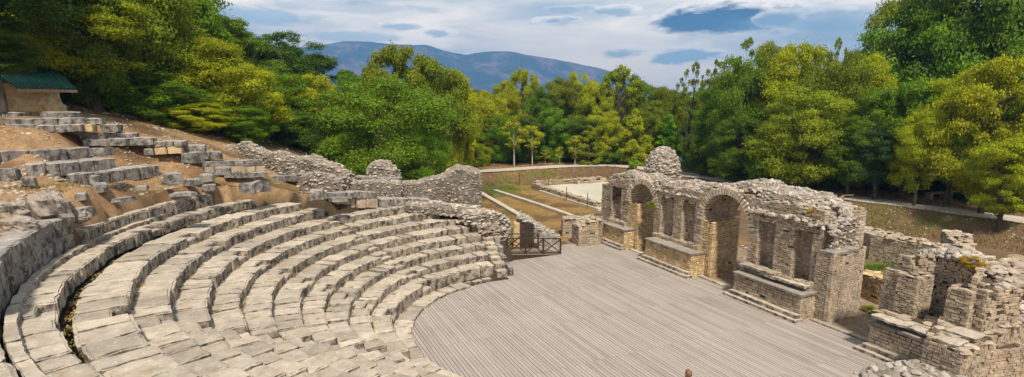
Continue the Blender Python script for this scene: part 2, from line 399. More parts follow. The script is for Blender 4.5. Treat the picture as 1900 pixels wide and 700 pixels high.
# smooth the path a little
def chaikin(p,n=2):
    for _ in range(n):
        q=[p[0]]
        for i in range(len(p)-1): q.append(p[i]*.75+p[i+1]*.25); q.append(p[i]*.25+p[i+1]*.75)
        q.append(p[-1]); p=np.array(q)
    return p
PA=chaikin(PA)
def path_sd(X,Y):
    """signed distance to the path: positive on the far side"""
    best=np.full(X.shape,1e9); sg=np.ones(X.shape)
    for i in range(len(PA)-1):
        a=PA[i];b=PA[i+1];d=b-a;L2=d@d
        t=np.clip(((X-a[0])*d[0]+(Y-a[1])*d[1])/L2,0,1)
        dx=X-(a[0]+t*d[0]);dy=Y-(a[1]+t*d[1]);D=np.hypot(dx,dy)
        cr=d[0]*dy-d[1]*dx
        m=D<best-1e-9; best=np.where(m,D,best); sg=np.where(m,np.where(cr>0,1.,-1.),sg)
    return best*sg
ctrl=[(*B(300,345,5.9),5.9),(*B(200,360,5.75),5.75),(*B(120,350,6.1),6.1),(*B(60,350,6.3),6.3),BY(40,254,23.6),BY(100,242,25.2),BY(200,264,26.6),BY(300,287,27.6),BY(380,299,29.),BY(100,217,28),BY(250,246,29.5),BY(350,266,30.5),
 (*B(430,345,5.3),5.3),(*B(390,330,6.),6.),BY(450,326,29.5),(*B(500,345,5.0),5.0),(*B(600,362,4.3),4.3),(*B(650,368,3.8),3.8),(*B(560,368,4.6),4.6),
 (*B(700,372,3.5),3.5),(*B(760,375,3.2),3.2),(*B(820,380,2.8),2.8),(*B(870,392,2.6),2.6),(*B(895,402,2.2),2.2),(*B(905,420,1.8),1.8),
 (*B(640,386,3.75),3.75),(*B(700,380,3.6),3.6),(*B(745,378,3.45),3.45),(*B(600,378,4.15),4.15),(-.4,34.8,.25),(-.3,38,.1),(1,36,-.6),(3,36,-.6),(0,44,-.6),(-3,46,.1),(-6,50,.2),(-3,58,-.3),(6,42,-.6),(8,60,-.6),(0,70,-.6),(-10,62,.7),(-8,54,1.0),(-4,40,.9),
 (-40,30,12.5),(-40,45,14),(-60,55,22),(-60,20,18),(-27,46,9.5),(-33,60,12.5),(-20,50,6.6),(-14,47,4.2),(-8,41,2.8),(-12,60,2.5),(-18,68,3.5),(-30,90,8),(-14,72,1.2),(-45,80,15),(-60,100,20),(-10,90,1.),(5,90,-.5),
 (-27,14,8.2),(-24,4,8.6),(-28,21,8.4),(-27,27,8.9),(-16,-4,8.2),(-8,-4,7.6),(0,-3,7.4),(8,-2,7),(15,1,6.),(22,5,4.5),(-19,15,6.4),(-17.6,20.5,5.75),(-30,-20,11),(0,-20,8),(25,-15,5),(22,12,1),(30,15,-.6),(40,0,.5),(18,22,-1),(25,30,-1),(20,40,-1),(12,50,-1),(40,30,-.5),(30,60,-.6),(60,60,-.6),(60,0,0)]
for th in (165,180,195,210,225,240,255): ctrl.append((*pol(18.2,th),5.1 if th<195 else 5.75 if th<222 else 4.7))
for th in (160,150,140): ctrl.append((*pol(17.2,th),4.75-(160-th)*.045))
for pts,h,dp in (([(133,324,6.4),(175,320,6.4),(230,313,6.4),(297,306,6.4)],.5,.95),([(44,305,6.9),(110,302,6.9),(215,292,6.9)],.5,.95),([(-60,283,7.35),(0,281,7.35),(85,277,7.35),(168,272,7.35)],.55,.95)):
    for (a_,b2,z_) in pts:
        x_,y_=B(a_,b2,z_); l_=math.hypot(x_,y_); nx_,ny_=x_/l_,y_/l_
        ctrl.append((x_-nx_*.35,y_-ny_*.35,z_-h-.06)); ctrl.append((x_+nx_*(dp*.5),y_+ny_*(dp*.5),z_-h+.1)); ctrl.append((x_+nx_*(dp+.15),y_+ny_*(dp+.15),z_-.12))
ctrl=np.array(ctrl,float)
def tps_fit(c,lam=.12):
    n=len(c); d=np.hypot(c[:,None,0]-c[None,:,0],c[:,None,1]-c[None,:,1]); K=np.where(d>0,d*d*np.log(np.maximum(d,1e-9)),0)
    A=np.zeros((n+3,n+3)); A[:n,:n]=K+np.eye(n)*lam; P=np.c_[np.ones(n),c[:,:2]]; A[:n,n:]=P; A[n:,:n]=P.T
    return np.linalg.solve(A,np.r_[c[:,2],0,0,0])
TW=tps_fit(ctrl)
def vnoise(X,Y,s,seed=0):
    o=np.zeros(X.shape)
    rg=np.random.default_rng(seed); 
    for k in range(5):
        for _ in range(3):
            a=rg.uniform(0,2*PI); f=s*2**k*rg.uniform(.7,1.3); o+=np.sin((X*math.cos(a)+Y*math.sin(a))*f+rg.uniform(0,6.3)+1.7*np.sin((X*math.sin(a)-Y*math.cos(a))*f*.6))/1.9**k/3
    return o
def smooth(a,b,x): t=np.clip((x-a)/(b-a),0,1); return t*t*(3-2*t)
SEATR=[6.61,7.3,8.12,8.94,9.77,10.6,11.5,12.37,13.24,14.14,15.07,16.4]
SEATZ=[.14,.74,1.10,1.47,1.83,2.2,2.57,2.95,3.36,3.79,4.18,4.55]
def terr(X,Y):
    X=np.asarray(X,float);Y=np.asarray(Y,float); sh=X.shape; X=X.ravel();Y=Y.ravel()
    sd=path_sd(X,Y)
    base=.0+(PZ-.03)*smooth(-4.2,-1.3,sd)
    # toward the plain on the right the bank is steeper and shorter
    base=np.where(sd>2.5, base+.03*np.clip(sd-2.5,0,20)*.3,base)
    h=np.full(X.shape,TW[-3])+TW[-2]*X+TW[-1]*Y
    for i in range(len(ctrl)):
        d2=(X-ctrl[i,0])**2+(Y-ctrl[i,1])**2; h+=TW[i]*np.where(d2>1e-12,.5*d2*np.log(np.maximum(d2,1e-12)),0)
    rr=np.hypot(X+5,Y-35); far=smooth(75,130,rr)
    h=h*(1-far)+far*(np.where(X<-30,14.,-2.))
    h=h*(1-smooth(200,600,rr))
    hl=np.maximum(base,h)
    hl=hl+.07*vnoise(X,Y,.7,3)*smooth(.3,1.,hl)+.03*vnoise(X,Y,3.1,5)
    # cavea: keep the earth below the seats
    r=np.hypot(X-CC[0],Y-CC[1]); th=np.degrees(np.arctan2(Y-CC[1],X-CC[0]))%360
    rmx=1;zp=np.interp(r,SEATR,SEATZ)-.62
    zp=np.where(r<6.6,-.12,zp)
    lim={0:(108,20.)}
    rmax=np.interp(th,[104,110,119,123,128,132,150,151.9,154.5,161,167,290,300],[10.6,11.2,12.1,12.9,13.7,14.0,14.0,14.9,15.9,16.8,17.5,17.6,17.6])
    rmax=np.where((th>220)&(th<250),19.2,rmax)
    inc=(th>104)&(th<300)&(r<rmax)
    hl=np.where(inc,np.minimum(hl,zp),hl)
    # stage floor and passages stay flat
    u=(X-O0[0])*UX[0]+(Y-O0[1])*UX[1]; v=(X-O0[0])*VX[0]+(Y-O0[1])*VX[1]
    fl=((v<1.)&(r<6.7))|((th>80)&(th<112)&(Y<31.6)&(r<10.5))|((v<2.5)&(v>-9)&(u>-8)&(u<24)&((th<104)|(th>304)))
    hl=np.where(fl,np.minimum(hl,-.1),hl)
    fl2=(v>=2.5)&(v<9)&(u>-3)&(u<24)
    hl=np.where(fl2,np.minimum(hl,.05+.04*vnoise(X,Y,1.3,8)+np.clip(v-5,0,4)*.02),hl)
    hl=np.where((X>3)&(Y>-2)&((th>286)|(th<90))&(Y<20),np.minimum(hl,np.maximum(-.1,7.6-.54*Y)),hl)
    return hl.reshape(sh)
def TZ(x,y): return float(terr(np.array([x]),np.array([y]))[0])
def axis(lo,hi,step,far,k=1.22):
    a=list(np.arange(lo,hi+1e-6,step)); s=step; x=hi
    while x<far: s*=k; x+=s; a.append(x)
    s=step; x=lo; pre=[]
    while x>-far: s*=k; x-=s; pre.append(x)
    return np.array(pre[::-1]+a)
gx=axis(-42,48,.36,9000); gy=axis(-6,84,.36,9000)
GX,GY=np.meshgrid(gx,gy); GZ=np.zeros(GX.shape)
for i in range(0,GX.shape[0],40): GZ[i:i+40]=terr(GX[i:i+40],GY[i:i+40])
ny,nx=GX.shape
vs=np.stack([GX.ravel(),GY.ravel(),GZ.ravel()],1)
ii=np.arange(ny*nx).reshape(ny,nx); q=np.stack([ii[:-1,:-1],ii[:-1,1:],ii[1:,1:],ii[1:,:-1]],-1).reshape(-1,4)
def npmesh(name,v,f,mats,smooth=True):
    me=bpy.data.meshes.new(name); me.vertices.add(len(v)); me.vertices.foreach_set('co',np.asarray(v,np.float32).ravel())
    k=f.shape[1]; me.loops.add(f.size); me.polygons.add(len(f)); me.loops.foreach_set('vertex_index',f.astype(np.int32).ravel())
    me.polygons.foreach_set('loop_start',np.arange(0,f.size,k,dtype=np.int32)); me.polygons.foreach_set('loop_total',np.full(len(f),k,np.int32))
    me.polygons.foreach_set('use_smooth',np.full(len(f),smooth)); me.update(calc_edges=True)
    for m in (mats if isinstance(mats,list) else [mats]): me.materials.append(m)
    return me
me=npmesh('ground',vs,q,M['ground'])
# soil colour by zone
X,Y,Z=vs[:,0],vs[:,1],vs[:,2]; sd=path_sd(X,Y)
n1=vnoise(X,Y,.35,11); n2=vnoise(X,Y,1.1,12)
U_=(X-O0[0])*UX[0]+(Y-O0[1])*UX[1]; V_=(X-O0[0])*VX[0]+(Y-O0[1])*VX[1]
def cmix(a,b,t): t=np.clip(t,0,1)[:,None]; return a*(1-t)+np.array(b)[None]*t
col=np.tile(np.array([.36,.22,.075]),(len(X),1))            # dry field
col=cmix(col,(.17,.17,.025),smooth(.15,.6,n1))
col=cmix(col,(.13,.075,.04),smooth(.1,.5,n2)*.7)
col=col*1.0
bank=smooth(-5.5,-3.2,sd)*(1-smooth(-1.4,-1.,sd))
col=cmix(col,(.19,.115,.065),bank*smooth(-.6,.1,n1+.4))
col=cmix(col,(.16,.15,.03),bank*smooth(.1,.6,n2))
col=cmix(col,(.30,.19,.13),smooth(14,22,X)*smooth(-1.5,-1,sd)*(1-smooth(4,7,sd)))
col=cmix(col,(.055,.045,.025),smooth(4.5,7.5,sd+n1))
left=smooth(1.0,2.2,Z)*(X<0)*(1-smooth(-1.,1.,sd))
lc=cmix(np.tile(np.array([.44,.285,.155]),(len(X),1)),(.20,.12,.06),smooth(.1,.6,n2)); lc=cmix(lc,(.17,.13,.03),smooth(.25,.7,n1)*.6)
col=col*(1-left[:,None])+lc*left[:,None]
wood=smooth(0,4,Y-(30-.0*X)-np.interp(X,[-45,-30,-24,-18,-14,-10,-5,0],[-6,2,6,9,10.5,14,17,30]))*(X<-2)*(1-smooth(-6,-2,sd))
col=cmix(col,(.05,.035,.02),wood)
col=cmix(col,(.22,.14,.085),smooth(14,18,X)*smooth(6.5,9,V_)*(1-smooth(-1.3,-.9,sd)))
col=cmix(col,(.17,.17,.04),smooth(14,18,X)*smooth(6.5,9,V_)*(1-smooth(-1.3,-.9,sd))*smooth(.1,.6,n1)*.8)
st=((V_>-3)&(V_<7)&(U_>-5)&(U_<24))*1.
col=cmix(col,(.40,.30,.22),st*.85)
gp=np.exp(-((X-26)**2+(Y-30)**2)/14)+np.exp(-((X-22.5)**2+(Y-27)**2)/5); col=cmix(col,(.10,.17,.02),gp*1.4)
col=cmix(col,(.10,.18,.02),np.exp(-((X+1.)**2/8+(Y-62)**2/30))*smooth(-.5,.3,n2))
col=cmix(col,(.42,.26,.06),np.exp(-((X-20.5)**2/3+(Y-29)**2/4))*1.2)
r_=np.hypot(X-CC[0],Y-CC[1]); thc=np.degrees(np.arctan2(Y-CC[1],X-CC[0]))%360; cav=(r_<np.interp(thc,[104,128,150,167,290],[11,13.6,15.2,17.4,17.4]))&(thc>100)&(thc<300)
col=cmix(col,(.07,.05,.03),cav*1.); 
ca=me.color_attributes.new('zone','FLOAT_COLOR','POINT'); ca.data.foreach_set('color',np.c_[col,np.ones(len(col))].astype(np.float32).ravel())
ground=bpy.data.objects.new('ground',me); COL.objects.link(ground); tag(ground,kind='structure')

# path: a strip 4 cm above the ground
def strip(name,P,w,zoff,material,wj=.25):
    vs=[];fs=[]
    P=[P[i]*(1-t)+P[i+1]*t for i in range(len(P)-1) for t in np.linspace(0,1,max(2,int(np.hypot(*(P[i+1]-P[i]))/1.)),endpoint=False)]
    P=np.array(P); T=np.gradient(P,axis=0); T/=np.hypot(T[:,0],T[:,1])[:,None]; N=np.stack([-T[:,1],T[:,0]],1)
    cols=5; 
    for i in range(len(P)):
        for k in range(cols):
            o=(k/(cols-1)-.5)*w*(1+wj*noise.noise((P[i][0]*.3,P[i][1]*.3,k*.0))); p=P[i]+N[i]*o; vs.append(p)
    vs=np.array(vs); z=np.maximum(terr(vs[:,0],vs[:,1])+zoff,PZ+zoff-.02); fs=[(i*cols+k,(i+1)*cols+k,(i+1)*cols+k+1,i*cols+k+1) for i in range(len(P)-1) for k in range(cols-1)]
    me=npmesh(name,np.c_[vs,z],np.array(fs),material); o=bpy.data.objects.new(name,me); COL.objects.link(o); return o
tag(strip('path',list(PA),3.1,.05,M['path']),kind='structure')

# distant mountain
def mountain():
    xs=np.linspace(-3600,2400,260); ys=np.linspace(2600,4900,120); X,Y=np.meshgrid(xs,ys)
    px=[-3600,-2200,-1900,-1640,-1500,-1390,-1260,-1050,-800,-630,-480,-340,-210,-20,190,430,700,1000,1400,2400]
    sky=[168,150,128,102,95,92,88,88,93,94,103,109,105,104,112,121,135,160,190,204]
    pz=[9+(206-s)/1000*4250 for s in sky]
    ridge=np.interp(X,px,pz)
    f=np.where(Y<4200,smooth(2700,4200,Y)**1.0,1-smooth(4200,6000,Y)*.7)
    gul=np.zeros(X.shape)
    for k,(s,a) in enumerate(((.0032,1.),(.007,.55),(.015,.3),(.033,.16))): gul+=a*np.abs(vnoise(X+.35*Y,Y*.33,s/2,20+k))
    sl=f*(1-f)*4
    Z=ridge*f-gul*150*sl-12*(1-f)+ (vnoise(X,Y,.01,33)*6)*f
    Z=np.where(np.abs(Y-4200)<30,np.maximum(Z,ridge-6),Z)
    ii=np.arange(X.size).reshape(X.shape); q=np.stack([ii[:-1,:-1],ii[:-1,1:],ii[1:,1:],ii[1:,:-1]],-1).reshape(-1,4)
    me=npmesh('mountains',np.stack([X.ravel(),Y.ravel(),Z.ravel()],1),q,M['mountain']); o=bpy.data.objects.new('mountains',me); COL.objects.link(o); tag(o,kind='structure')
mountain()

# ------------------------------------------------------------------ timber floor of the orchestra and stage
def deck():
    d=Vector((.42,-.907,0)).normalized(); n=Vector((d.y,-d.x,0)); n=-n if n.x<0 else n
    C=Vector((*CC,0)); w=.142; gap=.02; mb=MB()
    def ok(x,y):
        r=math.hypot(x-CC[0],y-CC[1]); th=math.degrees(math.atan2(y-CC[1],x-CC[0]))%360
        u=(x-O0[0])*UX[0]+(y-O0[1])*UX[1]; v=(x-O0[0])*VX[0]+(y-O0[1])*VX[1]
        if v>-.45 or v<-20: return False
        if u<-3.3 or u>21: return False
        if r<6.72: return True
        if 112<th<292: return False
        return v>(-12. if y>25 else -8.5) and y>11
    k=-60
    while k<75:
        o=C+n*(k*w); t=-18.; st=None; k+=1
        while t<19:
            p=o+d*t; inn=ok(p.x,p.y)
            if inn and st is None: st=t
            if (not inn or t>18.9) and st is not None:
                a=st; 
                while a<t:
                    e=min(t,(math.floor((a+.02)/3.6)+1)*3.6)
                    if e-a>.1:
                        z=random.uniform(-.004,.004); h=w/2-gap/2; q=[o+d*(a+.005)-n*h,o+d*(e-.006)-n*h,o+d*(e-.006)+n*h,o+d*(a+.005)+n*h]
                        j=[random.uniform(-.003,.003) for _ in range(4)]
                        mb.box8([(p_.x,p_.y,-.05) for p_ in q]+[(p_.x,p_.y,z+jj) for p_,jj in zip(q,j)])
                    a=e
                st=None
            t+=.08
    o=mb.build('floor',M['deck']); tag(o,kind='structure')
deck()

# ------------------------------------------------------------------ the seating
ORD=['lowest','second','third','fourth','fifth','sixth','seventh','eighth','ninth','tenth','eleventh']
START=[116.5,116.5,115.5,114.8,114.0,119,123,128.5,151.8,154.5,161]
STAIRS=[152.3,184.,218.3,251]
def blk(mb,th0,th1,r0,r1,z0,z1,nu=5,nv=3,nw=2,zt=(0,0),bev=.05,amp=.02):
    def P(u,v,w):
        th=th0+(th1-th0)*u; r=r0+(r1-r0)*v; x,y=pol(r,th)
        return (x,y,z0+(z1-z0)*w+w*(zt[0]*(u-.5)+zt[1]*(v-.5)))
    block(mb,P,nu,nv,nw,bev,amp)
def vis(x,y,z,mx=150):
    p=project(x,y,z); return p is not None and -mx<p[0]<1900+mx and p[1]<700+mx
RV=SEATR[1:]+[17.0]; ZV=SEATZ[1:]
for k in range(11):
    r=RV[k]; z=ZV[k]; tread=(RV[k+1]-r)+.1 if k<10 else .75
    if k==9: tread=1.1
    rise=z-(SEATZ[k] if k else 0)
    root=thing('seating_tier','',None,(*pol(r,184),0))
    lab='%s tier of worn stone seats above the wooden floor'%ORD[k] if k<10 else 'eleventh and highest full tier of stone seats, along the mossy gutter'
    if k==0: lab='lowest tier of stone seats, first step up from the wooden floor'
    tag(root,lab,'stone seats','curved tiers of stone seats')
    th=START[k]; end=286
    while th<end:
        nxt=None
        for s in STAIRS:
            hw=math.degrees(.40/r)
            if s-hw>th-.01 and nxt is None: nxt=(s-hw,s+hw)
            if abs(th-(s-hw))<.01: nxt=(s-hw,s+hw); break
        if nxt and abs(th-nxt[0])<.02:
            a,b_=nxt; x,y=pol(r,a)
            if vis(x,y,z):
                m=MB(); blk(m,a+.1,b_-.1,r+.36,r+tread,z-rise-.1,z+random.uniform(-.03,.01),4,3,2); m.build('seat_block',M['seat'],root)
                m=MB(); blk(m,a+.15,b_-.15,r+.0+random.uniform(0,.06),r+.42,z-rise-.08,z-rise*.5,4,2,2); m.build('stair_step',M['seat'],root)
            th=b_; continue
        l=math.degrees(random.uniform(.5,1.05)/r); e=min(th+l,end)
        if nxt and nxt[0]-e<math.degrees(.32/r): e=nxt[0]
        x,y=pol(r,th)
        if vis(x,y,z):
            m=MB(); g=math.degrees(random.uniform(.01,.03)/r)
            dr=random.uniform(-.035,.05); dz=random.uniform(-.028,.016)
            if random.random()<.07: dr+=.05; dz-=.03
            if k>=8: dz+=random.uniform(-.02,.02)
            n_=max(4,int((e-th)*r*PI/180/.16))
            blk(m,th+g,e-g,r+dr,r+tread+random.uniform(-.03,.03),z-rise-.1,z+dz,n_,4,3,(random.uniform(-.035,.035),random.uniform(-.03,.02)),random.uniform(.04,.08),random.uniform(.015,.03))
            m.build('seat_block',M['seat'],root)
        th=e
# kerb ring at the floor's edge
root=thing('kerb_ring','thin ring of paving slabs that edges the wooden floor','stone kerb',(*pol(6.9,184),0))
th=148.
while th<286:
    e=th+math.degrees(random.uniform(.55,.95)/6.8)
    x,y=pol(6.8,th)
    if vis(x,y,.1):
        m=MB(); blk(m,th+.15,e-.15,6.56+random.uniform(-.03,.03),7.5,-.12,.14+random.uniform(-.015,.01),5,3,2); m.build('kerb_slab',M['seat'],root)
    th=e
for i,(t0,t1,r0) in enumerate(((119.5,124,6.95),(124.4,129,6.92),(129.5,133,7.05),(133.6,140.5,6.5),(141,147.5,6.55))):
    m=MB(); blk(m,t0,t1,r0,7.5,-.1,.07 if i<3 else .13,5,3,1)
    m.build('kerb_slab',M['seat'],root)
# narrow stair that closes the cavea at its open end
root=thing('end_staircase','narrow staircase of thin stone steps beside the timber ramp','stairs',(*pol(8.5,112.5),0))
for k in range(5):
    r=RV[k]; z=ZV[k]; zb=SEATZ[k] if k else 0.
    a0=START[k]-.5; a1=a0-math.degrees(.62/r)
    m=MB(); blk(m,a1,a0,r-.16,r+.45,zb-.15,zb+(z-zb)*.5,5,3,1,amp=.008); m.build('stair_step',M['seat'],root)
    m=MB(); blk(m,a1,a0,r+.22,r+.95,zb-.1,z-.02,5,3,1,amp=.008); m.build('stair_step',M['seat'],root)
# retaining blocks beside that stair
root=thing('retaining_wall','rounded end blocks holding the stairs beside the timber ramp','retaining wall',(*pol(8.5,107.5),0))
for k in range(5):
    r=RV[k]; z=ZV[k]; a1=START[k]-.5-math.degrees(.64/r)
    m=MB(); blk(m,a1-math.degrees(.36/r),a1-.2,r-.1,r+.8,-.2,z-.2,3,4,4,amp=.03,bev=.07); m.build('wall_block',M['seat_grey'],root)

# walkway kerb and the tall wall behind the top tier
root=thing('stone_gutter','curved stone gutter channel along the foot of the upper wall','gutter',(*pol(17.1,200),4.5))
th=178.
while th<243:
    e=th+math.degrees(random.uniform(.9,1.5)/17.1); m=MB()
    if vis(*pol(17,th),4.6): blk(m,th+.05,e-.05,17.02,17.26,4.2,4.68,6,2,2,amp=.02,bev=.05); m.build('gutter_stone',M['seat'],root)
    th=e
def wallrow(name,lab,cat,t0,t1,r,depth,z0,z1,lmin,lmax,mat_='seat_grey',courses=1,amp=.02,taper=0):
    root=thing(name,lab,cat,(*pol(r,(t0+t1)/2),z0))
    for c in range(courses):
        th=t0; za=z0+(z1-z0)*c/courses; zb_=z0+(z1-z0)*(c+1)/courses
        while th<t1-.3:
            e=min(th+math.degrees(random.uniform(lmin,lmax)/r),t1)
            if t1-e<1.2: e=t1
            if vis(*pol(r,th),z0):
                m=MB(); rr=r+random.uniform(-.03,.04)-(.05 if c==courses-1 and courses>1 else 0)
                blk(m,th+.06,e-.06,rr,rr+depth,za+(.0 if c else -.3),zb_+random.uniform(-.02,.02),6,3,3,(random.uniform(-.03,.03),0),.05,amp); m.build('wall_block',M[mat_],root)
            th=e
    return root
wallrow('upper_seat_wall','row of large upright blocks with tan faces above the top tiers','stone blocks',167.2,194.8,17.3,.42,4.45,5.06,.7,1.15,'seat',1)
wallrow('tall_stone_wall','two-course wall of big dark blocks with a broad top','stone wall',196.6,221,17.32,.95,4.5,5.72,.9,1.5,'seat_grey',2,.028)

wallrow('edge_slabs','flat slabs beside the gutter in the bottom left corner','paving slabs',222.5,243,17.34,1.1,4.5,4.78,.8,1.4,'seat',1,.03)
# straight rows and stacks of blocks higher up the slope
def block_line(name,lab,cat,pts,depth,h,lmin=.7,lmax=1.1,mname='seat_grey',amp=.02,group=None,away=None,pn='stone_block',gapf=.012):
    """pts: front top edge as (px,py,z) measured points."""
    P=[Vector(B3(*p)) for p in pts]; root=thing(name,lab,cat,(P[0].x,P[0].y,P[0].z-h),group)
    away=Vector(away) if away else None
    for i in range(len(P)-1):
        a,b_=P[i],P[i+1]; L=(b_-a).length; d=(b_-a)/L; n=Vector((-d.y,d.x,0)).normalized()
        if n.dot(Vector((a.x,a.y,0)))<0: n=-n
        if away: n=away.normalized()
        s=0
        while s<L-.05:
            e=min(s+random.uniform(lmin,lmax),L)
            if L-e<lmin*.5: e=L
            m=MB(); o=random.uniform(-.04,.04); dz=random.uniform(-.02,.02)
            def Pf(u,v,w,s=s,e=e): 
                q=a+d*(s+gapf+(e-s-2*gapf)*u)+n*(o+depth*v); return (q.x,q.y,q.z-h+(h+dz)*w-.0)
            block(m,Pf,5,3,3,.05,amp); m.build(pn,M[mname],root); s=e
    return root
UP='stone benches on the upper slope'
block_line('stone_bench','lower right bench of pale blocks on the dirt slope','stone bench',[(133,324,6.4),(175,320,6.4),(297,306,6.4)],.95,.6,.65,.95,amp=.025)
block_line('stone_bench','middle bench of pale blocks, between two others on the dirt slope','stone bench',[(44,305,6.9),(110,302,6.9),(215,292,6.9)],.95,.6,.65,.95,amp=.025)
block_line('stone_bench','uppermost of the three pale benches, running off the picture edge','stone bench',[(-60,283,7.35),(0,281,7.35),(85,277,7.35),(168,272,7.35)],.95,.65,.7,1.,amp=.025)
# support stones under them
def loose(name,lab,cat,px,py,z,s,flat=.6,mname='seat_grey',group=None,yaw=None,blocky=True,sy=.7):
    x,y=B(px,py,z); m=MB(); a=random.uniform(0,PI) if yaw is None else yaw
    d=Vector((math.cos(a),math.sin(a),0)); n=Vector((-d.y,d.x,0)); h=s*flat
    def Pf(u,v,w):
        t=.88+.12*(1-w); q=Vector((x,y,0))+d*(u-.5)*s*t+n*(v-.5)*s*sy*t; return (q.x,q.y,z-h*.25+h*w)
    block(m,Pf,4,3,3,s*.07,s*.035); o=m.build(name,M[mname],origin=(x,y,z)); return tag(o,lab,cat,group)
g_='loose blocks on the dirt slope'
for i,(px,py,z,s,f,lab) in enumerate((
 (186,352,6.1,.65,.5,'block lying below the lower right bench'),(178,338,6.2,.4,.9,'upright support stone under the lower right bench'),(55,342,6.5,.4,.8,'support stone under the middle bench'),
 (322,336,6.0,1.0,.45,'pair-sized block at the end of the lower right bench'),(474,352,5.2,1.3,.38,'pale slab lying alone on the dirt above the top tiers'),(357,341,5.7,.7,.4,'flat boulder on the slope beside the broken steps'),
 (383,333,5.8,.9,.35,'broken slab on the slope at the foot of the block wall'),(388,352,5.5,.6,.5,'small squared block below the broken slab'),(358,298,6.6,.9,.6,'mossy cube-like block above the dirt slope'),
 (277,285,7.1,.55,.5,'dark small stone alone on the orange soil'),(190,285,7.25,.9,.35,'flat stones behind the uppermost bench'),(10,330,6.7,.8,.5,'stone block at the left picture edge under the benches'),
 (588,366,4.62,1.0,.5,'squared block at the end of the upright block row'),(628,372,4.35,.9,.25,'thin slab behind the highest tiers'),(880,378,3.0,.85,.25,'bright flat slab leaning on the rubble above the tiers'),
 (152,368,6.0,.5,.5,'tumbled stone right of the big boulder'),(230,372,5.9,.7,.2,'flat slab in the dirt above the upright blocks'),(265,350,6.0,.55,.3,'low stone in the litter below the benches'),(415,322,5.9,.7,.5,'rough stone beside the slope steps'),(340,362,5.7,.9,.15,'sunken slab in the dirt'),(152,400,5.6,.7,.5,'tumbled block against the big boulder'))):
    loose('loose_stone',lab,'stone',px,py,z,s,f,group=g_)
# block terraces upper left
block_line('block_terrace','dark stacked blocks at the foot of the plaster wall','stone terrace',[(-40,207,26),(30,208,26.3)],.9,.45,.7,1.1,amp=.03)
block_line('terrace_course','long low course of blocks below the plaster wall','stone terrace',[(0,219,25),(60,220,25.4),(188,219,26.5)],.9,.33,.8,1.3,amp=.03)
block_line('terrace_course','under course of blocks on the orange soil, below the long low course','stone terrace',[(25,231,24.9),(100,232,25.3),(150,231,25.6)],.9,.36,.5,.9,amp=.03)
block_line('terrace_course','ochre blocks under the right half of the long low course','stone terrace',[(133,231,25.7),(172,231,26.)],.6,.36,.4,.6,mname='warm',amp=.02)
block_line('terrace_course','grey block at the right end of the ochre blocks','stone block',[(184,231,26.3),(219,231,26.6)],.9,.36,.7,1.,amp=.03)
block_line('terrace_course','single long block standing above the stepped terrace courses','stone block',[(72,207,26.6),(137,207,27.)],.8,.33,1.0,1.5,amp=.03)
block_line('terrace_course','stepped course of blocks in front of the dark trees','stone terrace',[(145,247,26.2),(250,247,27.)],.8,.33,.8,1.3,amp=.03)
block_line('terrace_course','thin lower course of blocks under the stepped course','stone terrace',[(150,258,26),(200,258,26.4),(283,256,27.)],.9,.36,.8,1.3,amp=.03)
block_line('terrace_course','blocks with ochre stones beneath, right end of the stepped terraces','stone terrace',[(270,264,27.),(343,262,27.6)],.9,.28,.9,1.4,amp=.03)
block_line('terrace_course','ochre squared stones under the right terrace block','stone terrace',[(285,274,27.1),(337,272,27.5)],.6,.36,.4,.6,mname='warm',amp=.02)
block_line('terrace_course','low grey blocks between the ochre stones and the rubble wall','stone terrace',[(340,270,28),(380,270,28.4)],.9,.4,.8,1.2,amp=.03)
block_line('terrace_course','short grey blocks stepping down to the rubble wall','stone terrace',[(345,282,27.8),(412,281,28.6)],.9,.42,.8,1.2,amp=.03)
block_line('slope_wall','long flat capping course of a low wall on the slope','stone wall',[(374,301,28),(420,299,28.6),(488,297,29.4)],.7,.32,1.,1.6,amp=.02)
block_line('slope_wall','mixed squared stones under the capping course','stone wall',[(378,311,27.9),(430,310,28.5),(492,309,29.3)],.5,.3,.4,.7,mname='masonry',amp=.02)
block_line('slope_wall','lowest course of the small wall on the slope','stone wall',[(415,321,28.1),(495,319,29.1)],.7,.3,.8,1.2,amp=.02)
block_line('broken_step','worn steps running down the dirt slope','stone steps',[(375,332,26.4),(405,322,27.4)],.6,.25,.5,.8,amp=.03)
block_line('back_course','dressed blocks behind the upper tiers, under the grey rubble','stone course',[(622,358,4.65),(660,356,4.5),(700,357,4.3)],.8,.4,.6,1.1,amp=.03)
block_line('back_course','rough squared stones under the dressed course above the upper tiers','stone course',[(618,370,4.2),(660,368,4.1),(702,368,3.95)],.9,.6,.3,.7,mname='masonry',amp=.03)
block_line('back_course','second dressed course behind the upper tiers','stone course',[(704,368,3.95),(760,368,3.8),(800,371,3.6)],.8,.6,.7,1.3,amp=.03)
block_line('back_course','small grey blocks behind the rubble, just above the tiers','stone course',[(500,327,5.2),(552,325,5.15)],.7,.4,.7,1.2,amp=.03)
